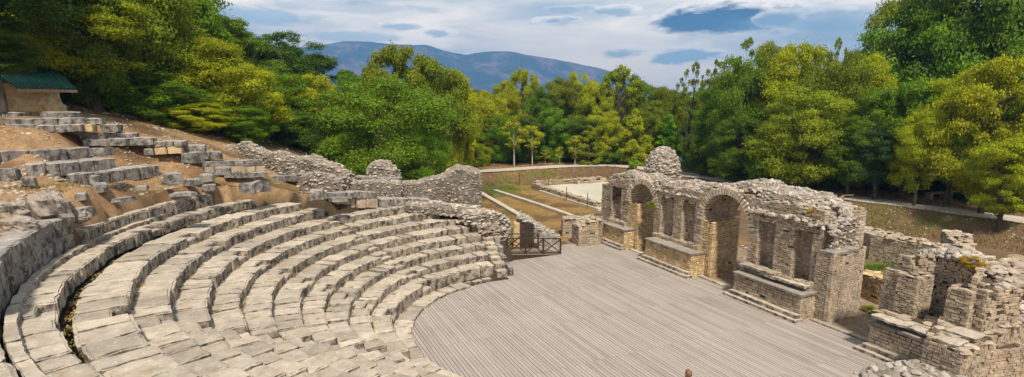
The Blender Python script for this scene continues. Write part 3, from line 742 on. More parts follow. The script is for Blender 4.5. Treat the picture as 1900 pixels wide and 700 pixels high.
# ------------------------------------------------------------------ stage wall
MM=[M['masonry'],M['mortar']]; MWm=[M['warm'],M['mortar']]; M['rubble_core']=stone_mat('rubble_core',(.30,.255,.205),(.21,.18,.15),darkamt=.6,warmamt=.3,whiteamt=.3,island=0,objrand=0)
MR=[M['rubble'],M['rubble_core']]
def fp(*uv): return [UV(u,v) for u,v in uv]
def arcn(u0,u1,v,depth,n=7):  # concave niche on front face, going u1 -> u0 order for a polygon running with decreasing u
    c=(u0+u1)/2; r=(u1-u0)/2
    return [(c+r*math.cos(PI*k/n),v+depth*math.sin(PI*k/n)) for k in range(n+1)]
SW=thing('stage_wall','long ruined stage wall with two arched doorways and niches along the wooden floor','ruined wall',(*UV(5,0),0))
def put(mb,name,mats,parent=SW,**k): return mb.build(name,mats,parent)
def section(u0,u1,vb,niches,zn,ztop,zbase=1.15,label=None,ztl=None):
    """a bay of wall between two doorways: solid base, niches, rubble head"""
    zt=ztop
    front=[(u0,0)]
    # polygon order: front edge from u0 to u1 (outside is -v), then back
    pts=[(u0,0.)]
    for a,b_,d in niches:
        pts+=[(a,0.)]+[(( a+b_)/2-(b_-a)/2*math.cos(PI*k/8),d*math.sin(PI*k/8)**.6) for k in range(1,8)]+[(b_,0.)]
    pts+=[(u1,0.),(u1,vb),(u0,vb)]
    mb=MB()
    masonry(fp((u0,-.0),(u1,-.0),(u1,vb),(u0,vb)),-.1,zbase,mb=mb,topn=0,ch=.098)
    masonry(fp(*pts),zbase,zn,mb=mb,topn=0,jag=0,core_drop=.0,ch=.098)
    masonry(fp((u0,0),(u1,0),(u1,vb),(u0,vb)),zn,zt,mb=mb,topn=8,tops=(.12,.4),jag=.25,ch=.098,skip=.05,core_drop=.25)
    for a,b_,d in niches:      # relieving arches of small stones over the niches
        c=(a+b_)/2; r=(b_-a)/2
        for k in range(9):
            t=PI*(k+.5)/9; x,z=c-math.cos(t)*(r+.09),zn-.02+math.sin(t)*(r*.55+.06)
            q=[]
            for dz in (-.02,.2):
                for (du,dv) in ((-.05,.3),(.05,.3),(.05,-.03),(-.05,-.03)):
                    rr=r+dz; uu=c-math.cos(t+du*.9)*rr; zz=zn+math.sin(t+du*.9)*(rr*.6); q.append((*UV(uu,dv),zz))
            mb.box8(q)
    return mb
tl=lambda x,y: 4.35
def zt1(x,y):
    u=(x-O0[0])*UX[0]+(y-O0[1])*UX[1]
    return float(np.interp(u,[-4.6,-4.2,-3.8,-3.3,-2.6,-1],[2.2,2.9,3.9,4.25,4.45,4.55]))+.12*noise.noise((u*1.4,2,0))
def zt2(x,y):
    u=(x-O0[0])*UX[0]+(y-O0[1])*UX[1]; v=(x-O0[0])*VX[0]+(y-O0[1])*VX[1]
    return float(np.interp(u,[1.4,2.2,3.2,4.5,5.7,9,10.5,12,13.2,14.2],[4.55,4.5,4.6,4.6,4.6,4.75,4.85,4.75,4.6,4.25]))+.14*noise.noise((u*1.3,v*1.3,0))
put(section(-4.45,-1.22,1.8,[(-3.25,-2.05,.45)],3.85,zt1),'masonry_section',MM)
put(section(1.5,5.62,2.3,[(2.05,3.3,.5),(3.95,5.1,.5)],3.85,zt2),'masonry_section',MM)
put(section(8.88,12.78,2.7,[(9.4,10.45,.6),(11.4,12.4,.6)],3.75,zt2),'masonry_section',MM)
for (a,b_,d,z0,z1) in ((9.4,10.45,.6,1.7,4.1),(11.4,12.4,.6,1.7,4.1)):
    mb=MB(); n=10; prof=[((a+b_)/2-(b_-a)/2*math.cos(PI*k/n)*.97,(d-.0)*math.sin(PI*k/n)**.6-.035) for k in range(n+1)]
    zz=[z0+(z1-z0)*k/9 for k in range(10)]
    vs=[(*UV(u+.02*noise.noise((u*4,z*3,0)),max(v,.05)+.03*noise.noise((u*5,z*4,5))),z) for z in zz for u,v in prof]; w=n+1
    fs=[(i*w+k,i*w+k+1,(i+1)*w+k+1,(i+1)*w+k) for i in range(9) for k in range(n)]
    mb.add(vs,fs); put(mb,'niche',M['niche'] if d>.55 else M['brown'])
def arch(uc,r,zs,vb,u0,u1,zt):
    mb=MB(); n=16
    # spandrel core
    A=[(uc-r*math.cos(PI*k/n),zs+r*math.sin(PI*k/n)) for k in range(n+1)]
    for k in range(n):
        (ua,za),(ub,zb)=A[k],A[k+1]
        T=lambda u: zt(*UV(u,0))-.12
        if k==0: mb.box8([(*UV(u0,.04),zs),(*UV(ua,.04),zs),(*UV(ua,vb),zs),(*UV(u0,vb),zs),(*UV(u0,.04),T(u0)),(*UV(ua,.04),T(ua)),(*UV(ua,vb),T(ua)),(*UV(u0,vb),T(u0))],1)
        if k==n-1: mb.box8([(*UV(ub,.04),zs),(*UV(u1,.04),zs),(*UV(u1,vb),zs),(*UV(ub,vb),zs),(*UV(ub,.04),T(ub)),(*UV(u1,.04),T(u1)),(*UV(u1,vb),T(u1)),(*UV(ub,vb),T(ub))],1)
        if ub-ua>.002: mb.box8([(*UV(ua,.04),za),(*UV(ub,.04),zb),(*UV(ub,vb),zb),(*UV(ua,vb),za),(*UV(ua,.04),T(ua)),(*UV(ub,.04),T(ub)),(*UV(ub,vb),T(ub)),(*UV(ua,vb),T(ua))],1)
    msk=lambda s,z: math.hypot(u0+s-uc,z-zs)<r+.34
    lay_face(mb,UV(u0,0.04),UV(u1,0.04),zs,lambda s: zt(*UV(u0+s,0))-.05,ch=.12,mask=msk,skip=.06)
    scatter_poly(mb,fp((u0,0),(u1,0),(u1,vb),(u0,vb)),zt,int((u1-u0)*vb*9),.12,.38,.5)
    # intrados stones
    for k in range(n):
        v=.3
        while v<vb-.1:
            e=v+random.uniform(.18,.4); c=[]
            for rr in (r-random.uniform(.0,.03),r+.06):
                for (t,vv) in ((k,v),(k+.92,v),(k+.92,e-.02),(k,e-.02)):
                    a=PI*t/n; c.append((*UV(uc-rr*math.cos(a),vv),zs+rr*math.sin(a)))
            mb.box8(c); v=e
    put(mb,'arch_bay',MM)
    vo=MB(); nv=27; L=.36
    for k in range(nv):
        a0=PI*(k+.12)/nv; a1=PI*(k+.76)/nv; ro=r+L*random.uniform(.88,1.1); pr=random.uniform(-.10,-.05); c=[]
        for v in (.3,pr):
            pass
        P=lambda rr,a,v:(*UV(uc-rr*math.cos(a),v),zs+rr*math.sin(a))
        c=[P(r-.01,a0,pr),P(r-.01,a1,pr),P(r-.01,a1,.35),P(r-.01,a0,.35),P(ro,a0,pr),P(ro,a1,pr),P(ro,a1,.35),P(ro,a0,.35)]
        vo.box8(c)
    put(vo,'arch_ring',M['voussoir'])
arch(.17,1.33,3.08,1.8,-1.22,1.5,lambda x,y:4.68+.1*noise.noise((x,y,0)))
arch(7.22,1.62,3.1,2.5,5.62,8.88,lambda x,y:5.0+.1*noise.noise((x,y,0)))
# infilled jamb piers inside the doorways: warm small stones
def pier(foot,zt,name='brick_pier',mats=MWm,ch=.105,lm=(.15,.34),lab=None,parent=None,tn=10):
    mb=masonry(foot,-.1,zt,ch=ch,lmin=lm[0],lmax=lm[1],topn=tn,tops=(.12,.25),prot=.02,jag=.0,core_drop=.02,topflat=.25,skip=.004)
    o=put(mb,name,mats,parent or SW)
    if lab: o['label']=lab
    return o
pier(fp((-1.25,.0),(-.18,.0),(-.35,1.7),(-1.25,1.7)),3.0,lab='rebuilt pier of warm small stones under the far arch')
pier(fp((5.6,.02),(6.42,.02),(6.05,2.3),(5.6,2.3)),3.02,lab='rebuilt pier of warm ochre stones under the near arch')
pier(fp((12.75,-.12),(13.5,-.12),(13.1,2.5),(12.5,2.5)),3.02,mats=MM,lab='grey block-topped pier at the broken end of the wall')
# capping slabs on the end pier
for (a,b_,c,d) in ((12.75,13.5,-.15,.9),(12.6,13.35,.93,1.8)):
    mb=MB(); block(mb,lambda u,v,w,a=a,b_=b_,c=c,d=d:(*UV(a+(b_-a)*u,c+(d-c)*v),2.99+.12*w),5,4,2,.03,.012); put(mb,'cap_slab',M['slab'])
# podiums with ledge slab and stepped plinth
def podium(u0,u1,v0,zt,slabm='slab',warm=True,rows=2,parent=None,ul=0):
    parent=parent or SW
    o=put(masonry(fp((u0,v0),(u1,v0),(u1,.02),(u0,.02)),-.05,zt-.1,ch=.12,topn=0,faces=(0,1,3)),'podium',[M['warm'] if warm else M['masonry'],M['mortar']],parent)
    s=u0-.08
    while s<u1+.06:
        e=min(s+random.uniform(.9,1.6),u1+.1); 
        if u1+.1-e<.4: e=u1+.1
        mb=MB(); block(mb,lambda u,v,w,s=s,e=e:(*UV(s+.006+(e-s-.012)*u,v0-.14+(-.0-v0+.14)*v*1.0),zt-.11+.12*w+.012*math.sin(s*5)),5,4,1,.02,.008); q=mb.build('ledge_slab',M[slabm],o); s=e
    # plinth: two stepped slabs
    for (dv,za,zb,du) in ((.28,.12,.30,.12),(.46,-.05,.13,.3)):
        s=u0-du
        while s<u1+du*.6:
            e=min(s+random.uniform(.8,1.5),u1+du*.6)
            if u1+du*.6-e<.35: e=u1+du*.6
            mb=MB(); block(mb,lambda u,v,w,s=s,e=e:(*UV(s+.005+(e-s-.01)*u,v0-dv+(dv+.05)*v),za+(zb-za)*w),5,2,1,.03,.01); mb.build('plinth_slab',M['seat'],o); s=e
podium(-3.0,-.55,-.75,1.35)
podium(2.05,5.95,-.95,1.35)
podium(9.15,12.85,-1.0,1.2,warm=False)
mb=MB()   # stepped base below the niches of the third bay, and ledges under the others
masonry(fp((9.0,-.45),(12.7,-.45),(12.7,.05),(9.0,.05)),1.1,1.52,mb=mb,topn=4,tops=(.3,.5),topflat=.2)
masonry(fp((1.75,-.25),(5.6,-.25),(5.6,.05),(1.75,.05)),1.1,1.6,mb=mb,topn=4,tops=(.2,.4),topflat=.2)
masonry(fp((-3.3,-.22),(-1.3,-.22),(-1.3,.05),(-3.3,.05)),1.1,1.6,mb=mb,topn=4,tops=(.2,.4),topflat=.2); put(mb,'niche_sill',MM)
for (a,b_,z) in ((9.1,11.1,1.5),(10.4,12.8,1.38)):
    mb=MB(); block(mb,lambda u,v,w,a=a,b_=b_,z=z:(*UV(a+(b_-a)*u,-.78+.5*v),z+.13*w-.02),8,3,1,.04,.03); put(mb,'sill_slab',M['seat'])
# rubble head of the wall (vault core), lumpy and broken back
def head(pts,thick,dens,**k): put(rubble_wall([(*UV(u,v),a,b_) for u,v,a,b_ in pts],thick,dens,**k),'rubble_head',MR)
head([(-3.9,.9,3.9,4.5),(-2.5,.95,4.1,4.75),(-.9,.95,4.2,4.85),(.5,1.,4.4,4.95),(1.6,1.1,4.2,4.85)],1.5,38,smin=.07,smax=.3,topdens=1.7,nn=.2)
head([(1.6,1.3,4.1,4.8),(3.,1.35,4.1,4.85),(4.6,1.5,4.1,4.9),(5.7,1.6,4.2,5.0),(7.2,1.6,4.6,5.3)],2.1,34,smin=.07,smax=.32,topdens=1.7,nn=.2)
head([(7.0,1.6,4.6,5.3),(8.5,1.65,4.4,5.3),(9.8,1.6,4.2,5.25),(11.2,1.5,4.1,5.15),(12.2,1.4,3.4,4.9),(12.9,1.5,2.6,4.45)],2.6,34,smin=.07,smax=.34,topdens=1.8,nn=.22)
# broken slope of rubble that hangs over the third bay's niches
mb=MB()
for _ in range(520):
    u=random.uniform(8.9,13.4); t=random.random(); v=-.12+t*1.1; z=4.15+t*.95+.12*noise.noise((u*1.5,v,0))-max(0,u-12.6)*.5
    rock(mb,(*UV(u,v),z),random.uniform(.1,.38),.55,tilt=.5)
for _ in range(260):
    u=random.uniform(1.6,5.6); t=random.random(); v=-.08+t*.7; z=4.2+t*.45+.1*noise.noise((u*2,v,0)); rock(mb,(*UV(u,v),z),random.uniform(.1,.3),.5,tilt=.4)
put(mb,'rubble_facing',M['rubble'])
# wall behind the end pier, to the right of the niches
# thresholds
ts=thing('threshold_kerb','low stone kerb along the foot of the stage wall','kerb',(*UV(7,-.3),0))
for (a,b_) in ((-.35,1.8),(6.1,8.8),(13.0,16.0)):
    s=a
    while s<b_:
        e=min(s+random.uniform(.7,1.3),b_); mb=MB(); block(mb,lambda u,v,w,s=s,e=e:(*UV(s+.01+(e-s-.02)*u,-.52+.3*v),-.08+.15*w),5,2,1,.02,.01); mb.build('kerb_stone',M['seat'],ts); s=e
# stub at the far end of the stage wall
o=masonry([B(1062,449,0),B(1074,457,0),B(1108,455,0),(6.3,36.6),(4.9,37.4)],-.1,lambda x,y: 1.25+.55*(x-4.1)/2,topn=14,tops=(.2,.5)).build('wall_stub',MM,origin=(4.7,36,0)); tag(o,'low end stub of coursed stone with a broken top, far end of the stage wall','low wall')
o=masonry([(3.75,39.6),(3.75,38.7),(6.6,37.8),(7.3,38.6),(7.2,40.5),(4.6,40.2)],-.1,1.25,topn=16,tops=(.2,.6)).build('low_wall',MM,origin=(4.7,39,0)); tag(o,'low broad wall of flat stones behind the far end stub','low wall')
# ------------------------------------------------------------------ apse ruin at the near end
AP=thing('apse_ruin','curved niche ruin with two square pilasters, nearest part of the stage wall','ruined wall',(*UV(17,0),0))
put(masonry(fp((15.75,-.02),(19.,-.02),(19.4,1.9),(15.75,1.9)),-.1,1.0,topn=0),'masonry_section',MM,AP)
podium(16.0,18.75,-1.15,1.2,warm=False,parent=AP)
put(masonry(fp((15.9,-.7),(18.6,-.7),(18.6,.3),(15.9,.3)),1.,1.5,topn=5,tops=(.3,.6),topflat=.2),'niche_sill',MM,AP)
for (a,b_,v0,v1,zt) in ((15.55,16.15,-.05,.95,3.0),(16.2,16.85,-.25,.7,3.02),(17.85,18.5,-.2,.9,2.95)):
    put(masonry(fp((a,v0),(b_,v0),(b_,v1),(a,v1)),1.3 if a>16 else .9,zt,ch=.1,lmax=.28,topn=12,tops=(.15,.4),topflat=.25,jag=.12),'pilaster',MM,AP)
# curved back wall
n=12; cu,cv,rr=17.35,.15,.98
inner=[(cu-rr*math.cos(PI*k/n),cv+rr*math.sin(PI*k/n)*1.15) for k in range(n+1)]; outer=[(18.75,.15),(18.9,2.0),(16.0,2.1),(15.9,.15)]
def ztA(x,y):
    u=(x-O0[0])*UX[0]+(y-O0[1])*UX[1]; return float(np.interp(u,[15.9,16.4,17.2,17.8,18.4,18.9],[3.3,3.7,3.85,3.75,3.4,2.8]))+.1*noise.noise((x*2,y*2,0))
fpA=inner+outer
put(masonry(fp(*fpA),1.3,ztA,ch=.12,lmin=.16,lmax=.42,topn=26,tops=(.12,.4),jag=.45,prot=.08,skip=.05),'curved_wall',MM,AP)
mb=MB()
for _ in range(170):
    u=random.uniform(16.0,18.8); v=random.uniform(.9,2.0); rock(mb,(*UV(u,v),ztA(*UV(u,v))+random.uniform(-.1,.12)),random.uniform(.15,.45),.5,tilt=.4)
put(mb,'rubble_head',M['rubble'],AP)
# low return wall in front right, its inner mass sloping back
def ztR(x,y):
    u=(x-O0[0])*UX[0]+(y-O0[1])*UX[1]; v=(x-O0[0])*VX[0]+(y-O0[1])*VX[1]
    return 1.45+.25*max(0,18.9-u)+.08*max(0,v)+.07*noise.noise((x*1.5,y*1.5,0))
fr=[(18.25,-1.9),(19.3,-1.85),(18.95,1.2),(18.6,3.6),(17.7,3.6),(17.7,-.1)]
put(masonry(fp(*fr),-.1,ztR,ch=.1,lmax=.3,topn=24,tops=(.15,.6),topflat=.28,jag=.12),'return_wall',MM,AP)
mb=MB()
for _ in range(260):
    u=random.uniform(17.8,18.9); v=random.uniform(.6,3.6); rock(mb,(*UV(u,v),ztR(*UV(u,v))+random.uniform(-.05,.18)*(19-u)),random.uniform(.2,.5),.35,tilt=.3)
put(mb,'rubble_head',M['rubble'],AP)
mb=MB()
for k,(a,b_,z) in enumerate(((16.0,17.3,1.38),(17.1,18.3,1.3),(18.2,19.1,1.5),(18.3,19.2,1.62))):
    v0=(-1.35,-1.2,-1.8,-1.0)[k]; m2=MB(); block(m2,lambda u,v,w:(*UV(a+(b_-a)*u,v0+.75*v),z+.1*w),8,5,1,.05,.03); put(m2,'sill_slab',M['seat'],AP)
# ------------------------------------------------------------------ other walls to the right
def wobj(name,lab,foot,z0,zt,mats=MM,cat='low wall',**k):
    c=(sum(p[0] for p in foot)/len(foot),sum(p[1] for p in foot)/len(foot),0)
    o=masonry(foot,z0,zt,**k).build(name,mats,origin=c); return tag(o,lab,cat)
def ribbon(pts,th):
    """footprint of a straight-sided wall from its camera-side line"""
    out=[]; P=[Vector(p) for p in pts]
    d=(P[-1]-P[0]).normalized(); n=Vector((-d.y,d.x)); 
    if n.y<0: n=-n
    return [tuple(p) for p in P]+[tuple(P[-1]+n*th),tuple(P[0]+n*th)]
wobj('low_wall','tan inner wall with a pale top, seen through the gap beside the end pier',ribbon([B(1585,547,0),B(1637,568,0)],.7),-.1,1.22,MWm,topn=16,tops=(.25,.6),topflat=.2)
wobj('boundary_wall','long back wall of small stones below the earth bank, right side',ribbon([(22.0,36.9),B(1612,482,0),B(1700,500,0),B(1800,522,0)],.75),-.1,lambda x,y:1.55-.02*(x-22),topn=14,tops=(.2,.5),cat='stone wall',lmax=.35,ch=.11)
wobj('boundary_wall','paler cross wall that butts against the back wall at the right',[B(1765,505,0),B(1800,522,0),(27.8,31.8),(27.2,33.2)],-.1,1.65,topn=16,tops=(.25,.6),topflat=.3,cat='stone wall')
wobj('ruined_wall','broken mound of flat courses at the right picture edge',[B(1822,548,0),B(1960,610,0),(28,22.5),(26.4,27.2)],-.1,lambda x,y: 1.2+.35*min(1,max(0,(x-23)/2)),topn=18,tops=(.25,.8),topflat=.3,cat='stone wall',jag=.4,prot=.07,ch=.15)
wobj('cross_wall','short wall behind the stage wall seen through the near arch',ribbon([UV(6.6,5.2),UV(9.5,5.6)],.7),-.1,1.9,topn=10,tops=(.2,.5))
wobj('cross_wall','pale-topped wall behind the narrow gap right of the near arch',ribbon([UV(9.0,4.2),UV(8.4,8.)],.8),-.1,1.6,topn=10,tops=(.2,.5))
o=rubble_wall([(24.7,31.0,0.1,.45),(25.6,30.2,.1,.5)],.7,14,.2,.5).build('rubble_pile',MR,origin=(25,30.5,0)); tag(o,'small pile of tumbled stones at the foot of the bank, right','rubble')
o=MB(); rock(o,(*B(1874,492,.4),.35),.95,.7); o=o.build('boulder',M['rock'],origin=(*B(1874,492,.4),0)); tag(o,'single rounded grey boulder beside the back wall, far right','boulder')
# foreground broken wall top at the bottom edge
fw=rubble_wall([(*B(1602,712,1.9),0,1.55),(*B(1640,690,2.0),.0,1.95),(*B(1700,684,2.05),0,2.05),(*B(1760,697,2.0),0,2.0),(*B(1830,716,1.95),0,1.8)],1.35,30,.1,.42,nn=.1)
o=fw.build('foreground_wall',MR,origin=(*B(1690,690,2.),0)); tag(o,'rough lichen-white wall top at the bottom edge of the picture','ruined wall')
# ------------------------------------------------------------------ left rubble walls
def rw(name,lab,px,thick,cat='ruined wall',mats=MR,**k):
    """px: (x, ytop, depth Y, base drop m) measured along the wall"""
    P=[]
    for (x,yt,Y,h) in px:
        X=(x-950)/CF*(Y*1.02+.0); X=ray(x,yt)[0]/ray(x,yt)[1]*Y; zt=zat(yt,Y); P.append((X,Y,zt-h,zt))
    o=rubble_wall(P,thick,**k).build(name,mats,origin=(P[0][0],P[0][1],P[0][2])); return tag(o,lab,cat)
rw('rubble_wall','long grey rubble wall stepping down toward the tiers, left of the round green tree',[(385,284,34.5,1.),(420,272,34.5,1.3),(452,267,34.5,1.6),(480,272,34.3,1.7),(520,284,34,1.7),(560,291,33.6,1.7),(600,297,33.2,1.7),(632,306,33.,1.8),(650,325,33,1.2)],1.3,dens=26,smin=.1,smax=.36,nn=.2)
rw('rubble_wall','broken lower face of grey rubble behind the highest tiers',[(560,318,31.8,1.2),(600,322,31.6,1.3),(640,330,31.5,1.2)],.9,dens=26,smin=.1,smax=.36,nn=.16)
rw('rubble_wall','low rubble wall beneath the rounded mound',[(648,334,33.2,1.6),(700,333,33.,1.6),(745,336,33,1.6)],.8,dens=26,smin=.1,smax=.3,nn=.1)
rw('rubble_mound','rounded lump of grey rubble standing on the low wall, beside the round green tree',[(682,312,34.5,1.2),(696,299,34.6,1.6),(718,298,34.6,1.6),(735,318,34.5,1.)],1.6,cat='ruin',dens=26,smin=.1,smax=.34,nn=.12)
block_line('cap_course','thin flat capping slabs between the two lower rubble walls','stone course',[(655,327,5.0),(742,331,4.9)],.8,.14,1.,1.6,amp=.015)
rw('rubble_wall','grey rubble wall rising to a square upright end above the tiers',[(740,336,34,1.6),(775,336,34.2,1.7),(800,328,34.4,1.9),(826,320,34.6,2.2),(846,309,34.8,2.7),(872,308,35,2.8),(888,313,35.2,2.8)],1.2,dens=30,smin=.08,smax=.26,nn=.12,round_=.0)
rw('rubble_footing','loose footing of flat stones below the square-ended rubble wall',[(755,374,32.4,.5),(800,376,32.4,.6),(850,379,32.6,.7),(888,385,33.,.9)],1.2,dens=22,smin=.12,smax=.45,nn=.1)
rw('rubble_footing','mixed rubble at the right end of the seventh and eighth tiers',[(862,398,31.6,.6),(880,391,32.2,1.1),(908,391,33.2,1.5),(935,399,34.,1.7),(943,411,34.,1.4)],1.4,dens=26,smin=.12,smax=.5,nn=.14)
rw('rubble_footing','brown rubble at the end of the fifth tier behind the timber ramp',[(893,420,31.3,1.2),(915,418,32.2,1.6),(928,428,32.6,1.5)],.9,mats=[M['brown'],M['mortar']],dens=26,smin=.15,smax=.55,nn=.1)
loose('loose_stone','big pale boulder wedged in the rubble above the timber ramp','stone',912,427,1.7,.85,.8,'rubble')
# orange plastered pier and passage wall
o=MB(); block(o,lambda u,v,w:(.1+.42*u-.0,35.3+.5*v,-.1+1.75*w),3,3,6,.04,.03); o=o.build('plaster_pier',M['plaster'],origin=(.1,35.3,0)); tag(o,'narrow orange plastered pier beside the sloping passage wall','pier')
pw=thing('passage_wall','passage wall sloping down to the floor behind the timber ramp','ruined wall',(1.5,36.3,0))
def pz(x,y): return float(np.interp(x,[.2,.8,1.6,2.6,3.3],[1.95,1.85,1.35,.8,.45]))+.08*noise.noise((x*2,y*2,0))
mb=MB(); fpw=[(.35,35.6),(1.45,35.0),(3.3,35.4),(3.3,37.0),(.6,37.9)]
masonry(fpw,-.1,pz,mb=mb,topn=26,tops=(.15,.42),jag=.2,prot=.05,faces=(1,2,3,4)); mb.build('masonry_core',MR,pw)
mb=MB(); block(mb,lambda u,v,w:(.3+.06*v+1.15*u,35.56+.06*v-.62*u,-.1+(1.98-.25*u)*w),4,1,4,.03,.012); mb.build('smooth_face',M['mortar'],pw)
# ------------------------------------------------------------------ rubble tower, field walls, pavement
tw=MB(); cx,cy=17.6,63.; n=20; rings=[]
for k,(z,r) in enumerate(((-.2,2.15),(1.2,2.1),(2.2,2.0),(3.1,1.8),(3.9,1.45),(4.5,1.0),(4.85,.4))):
    rings.append([(cx+(r+.12*noise.noise((a*2,z,1)))*math.cos(a*2*PI/n),cy+(r)*math.sin(a*2*PI/n),z+.0) for a in range(n)])
vs=[p for q in rings for p in q]; tw.add(vs,[(i*n+k,i*n+(k+1)%n,(i+1)*n+(k+1)%n,(i+1)*n+k) for i in range(len(rings)-1) for k in range(n)]+[tuple(range((len(rings)-1)*n,len(rings)*n))],1)
for i in range(len(rings)-1):
    for k in range(n):
        a,b_,c,d=[Vector(rings[i][k]),Vector(rings[i][(k+1)%n]),Vector(rings[i+1][(k+1)%n]),Vector(rings[i+1][k])]
        for _ in range(max(2,int((b_-a).length*(d-a).length*16))):
            u,v=random.random(),random.random(); rock(tw,(a*(1-u)+b_*u)*(1-v)+(d*(1-u)+c*u)*v,random.uniform(.18,.5),.6,tilt=.5)
o=tw.build('rubble_tower',MR,origin=(cx,cy,0)); tag(o,'tall rounded tower of rough rubble behind the stage wall, next to the path','ruined tower')
def fline(name,lab,pts,w,h,mname,cat,z=.05,seg=1.2,amp=.015):
    P=[Vector((*p,0)) for p in pts]; mb=MB()
    for i in range(len(P)-1):
        d=(P[i+1]-P[i]); L=d.length; d/=L; n_=Vector((-d.y,d.x,0)); s=0
        while s<L-.01:
            e=min(L,s+seg*random.uniform(.8,1.3))
            def Pf(u,v,w_,s=s,e=e):
                q=P[i]+d*(s+(e-s)*u)+n_*(v-.5)*w; return (q.x,q.y,z-.3+(h+.3)*w_+max(0,TZ(q.x,q.y)-.0)*0)
            block(mb,Pf,3,2,1,.02,amp); s=e
    o=mb.build(name,M[mname],origin=(P[0].x,P[0].y,0)); return tag(o,lab,cat)
fline('concrete_strip','left of two long pale concrete strips across the dry field',[B(885,353,.25),B(968,400,.25)],.55,.22,'pale','concrete strip')
fline('concrete_strip','right of two long pale concrete strips, ending at the low walls',[B(918,352,.25),B(1000,378,.25),B(1062,399,.25)],.45,.22,'pale','concrete strip')
wobj('field_wall','long low dark stone wall between the dry field and the pale court',ribbon([B(986,350,0),B(1045,370,0),B(1106,389,0)],.7),-.1,.62,topn=12,tops=(.2,.5),lmax=.6,ch=.14)
wobj('court_edge','thin stone edge on the far side of the pale court',ribbon([B(995,340,.3),B(1035,336,.3),B(1118,331,.3)],.6),0,.5,topn=8,tops=(.2,.5),lmax=.7,ch=.16)
wobj('court_edge','low stub wall of reddish stone beyond the court',ribbon([B(1072,338,.5),B(1125,334,.5)],.9),0,.8,topn=6,tops=(.3,.6),lmax=.7,ch=.2)
cp=MB(); f=[B(1000,352,.3),B(1110,386,.3),B(1180,372,.3),B(1180,336,.3),B(1110,337,.3),B(1015,343,.3)]
prism(cp,f,-.2,.22,0); o=cp.build('pavement',M['court'],origin=(10,60,0)); tag(o,kind='structure')
g_='thin metal posts round the pale court'
for k,(x,y) in enumerate(((1051,369),(1090,382),(1018,350),(964,341))):
    X,Y=B(x,y,.3); mb=MB(); mb.tube([(X,Y,.2),(X,Y,1.5)],.035,6); o=mb.build('fence_post',M['fence'],origin=(X,Y,.2)); tag(o,('thin post left of the court, nearer the field wall','thin post on the court near the stage wall','thin post at the far left corner of the court','thin post alone on the grassy bank left of the court')[k],'post',g_)
# ------------------------------------------------------------------ bare rocks by the seats
def crag(name,lab,px,py,z,sx,sy,sz,mname='rock',cat='rock',yaw=0,n=34):
    x,y=B(px,py,z); mb=MB(); w=random.uniform(0,99); m2=n//2; vs=[];
    for i in range(m2+1):
        for k in range(n):
            t=PI*i/m2; f=2*PI*k/n; d=Vector((math.sin(t)*math.cos(f),math.sin(t)*math.sin(f),math.cos(t)))
            r=1+.32*noise.noise(d*1.6+Vector((w,0,0)))+.16*noise.noise(d*4+Vector((0,w,0)))+.1*abs(noise.noise(d*9+Vector((0,w,3))))
            p=Vector((d.x*sx*r,d.y*sy*r,d.z*sz*r)); p.rotate(Matrix.Rotation(yaw,3,'Z')); vs.append((x+p.x,y+p.y,z+p.z))
    mb.add(vs,[(i*n+k,i*n+(k+1)%n,(i+1)*n+(k+1)%n,(i+1)*n+k) for i in range(m2) for k in range(n)])
    o=mb.build(name,M[mname],origin=(x,y,z)); return tag(o,lab,cat)
crag('boulder','big pitted grey outcrop on the slope above the two-course wall',92,390,5.9,.85,.5,.6,yaw=-.5)
crag('boulder','cracked outcrop at the left picture edge, beside the bigger one',4,398,6.1,.6,.5,.4)
crag('boulder','low outcrop behind the big blocks at the left edge',28,424,5.75,.6,.4,.3)
crag('boulder','small rounded block between the outcrop and the upright blocks',150,402,5.6,.28,.22,.2)
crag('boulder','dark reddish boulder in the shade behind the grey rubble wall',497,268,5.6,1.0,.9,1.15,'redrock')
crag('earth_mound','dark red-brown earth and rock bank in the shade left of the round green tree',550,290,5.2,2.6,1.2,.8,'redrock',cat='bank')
# ------------------------------------------------------------------ sheltered wall with green roof
sh=thing('plaster_wall','ochre plastered ruin under a green metal roof, upper left','ruined wall',(-24,28.5,8.5))
def PL(x,y,Y): 
    r=ray(x,y); t=Y/r[1]; return Vector((r[0]*t,Y,CH+r[2]*t))
a=PL(-60,216,27.5); b_=PL(113,214,29.5); d=(b_-a); 
mb=MB(); ztop=lambda u: 10.38-.0*u
def Pw(u,v,w):
    q=a+d*u; zz=8.3+(2.12-.12*abs(math.sin(u*9))*.5)*w; return (q.x-.15*w*(u>.99)*1.5-.25*w*u,q.y+.6*v+.1*w,zz)
block(mb,Pw,26,2,9,.05,.07); mb.build('plaster_face',M['plaster'],sh)
mb=MB(); A=[PL(28,163,27.4),PL(140,165,28.6),PL(100,122,33.5),PL(-40,118,32.5)]
# corrugated sheet
NU=90; NVv=6; vs=[];fs=[]
for j in range(NVv+1):
    for i in range(NU+1):
        u=i/NU;v=j/NVv; p=(A[0]*(1-u)+A[1]*u)*(1-v)+(A[3]*(1-u)+A[2]*u)*v; p.z+=.05*(1 if i%6<3 else -.4)*1+.012*math.sin(v*19); vs.append(tuple(p))
for j in range(NVv):
    for i in range(NU): fs.append((j*(NU+1)+i,j*(NU+1)+i+1,(j+1)*(NU+1)+i+1,(j+1)*(NU+1)+i))
k0=len(vs); vs2=[(x,y,z-.03) for x,y,z in vs]; mb.add(vs+vs2,fs+[tuple(i+k0 for i in f[::-1]) for f in fs]); 
ro=thing('metal_roof','green corrugated metal roof sheltering the plaster wall, upper left','roof',tuple(A[0]))
mb.build('roof_sheet',M['roof'],ro)
mb=MB(); mb.beam(A[0]+Vector((0,.1,-.12)),A[1]+Vector((0,.1,-.12)),.12,.14); mb.build('rafter',M['rawwood'],ro)
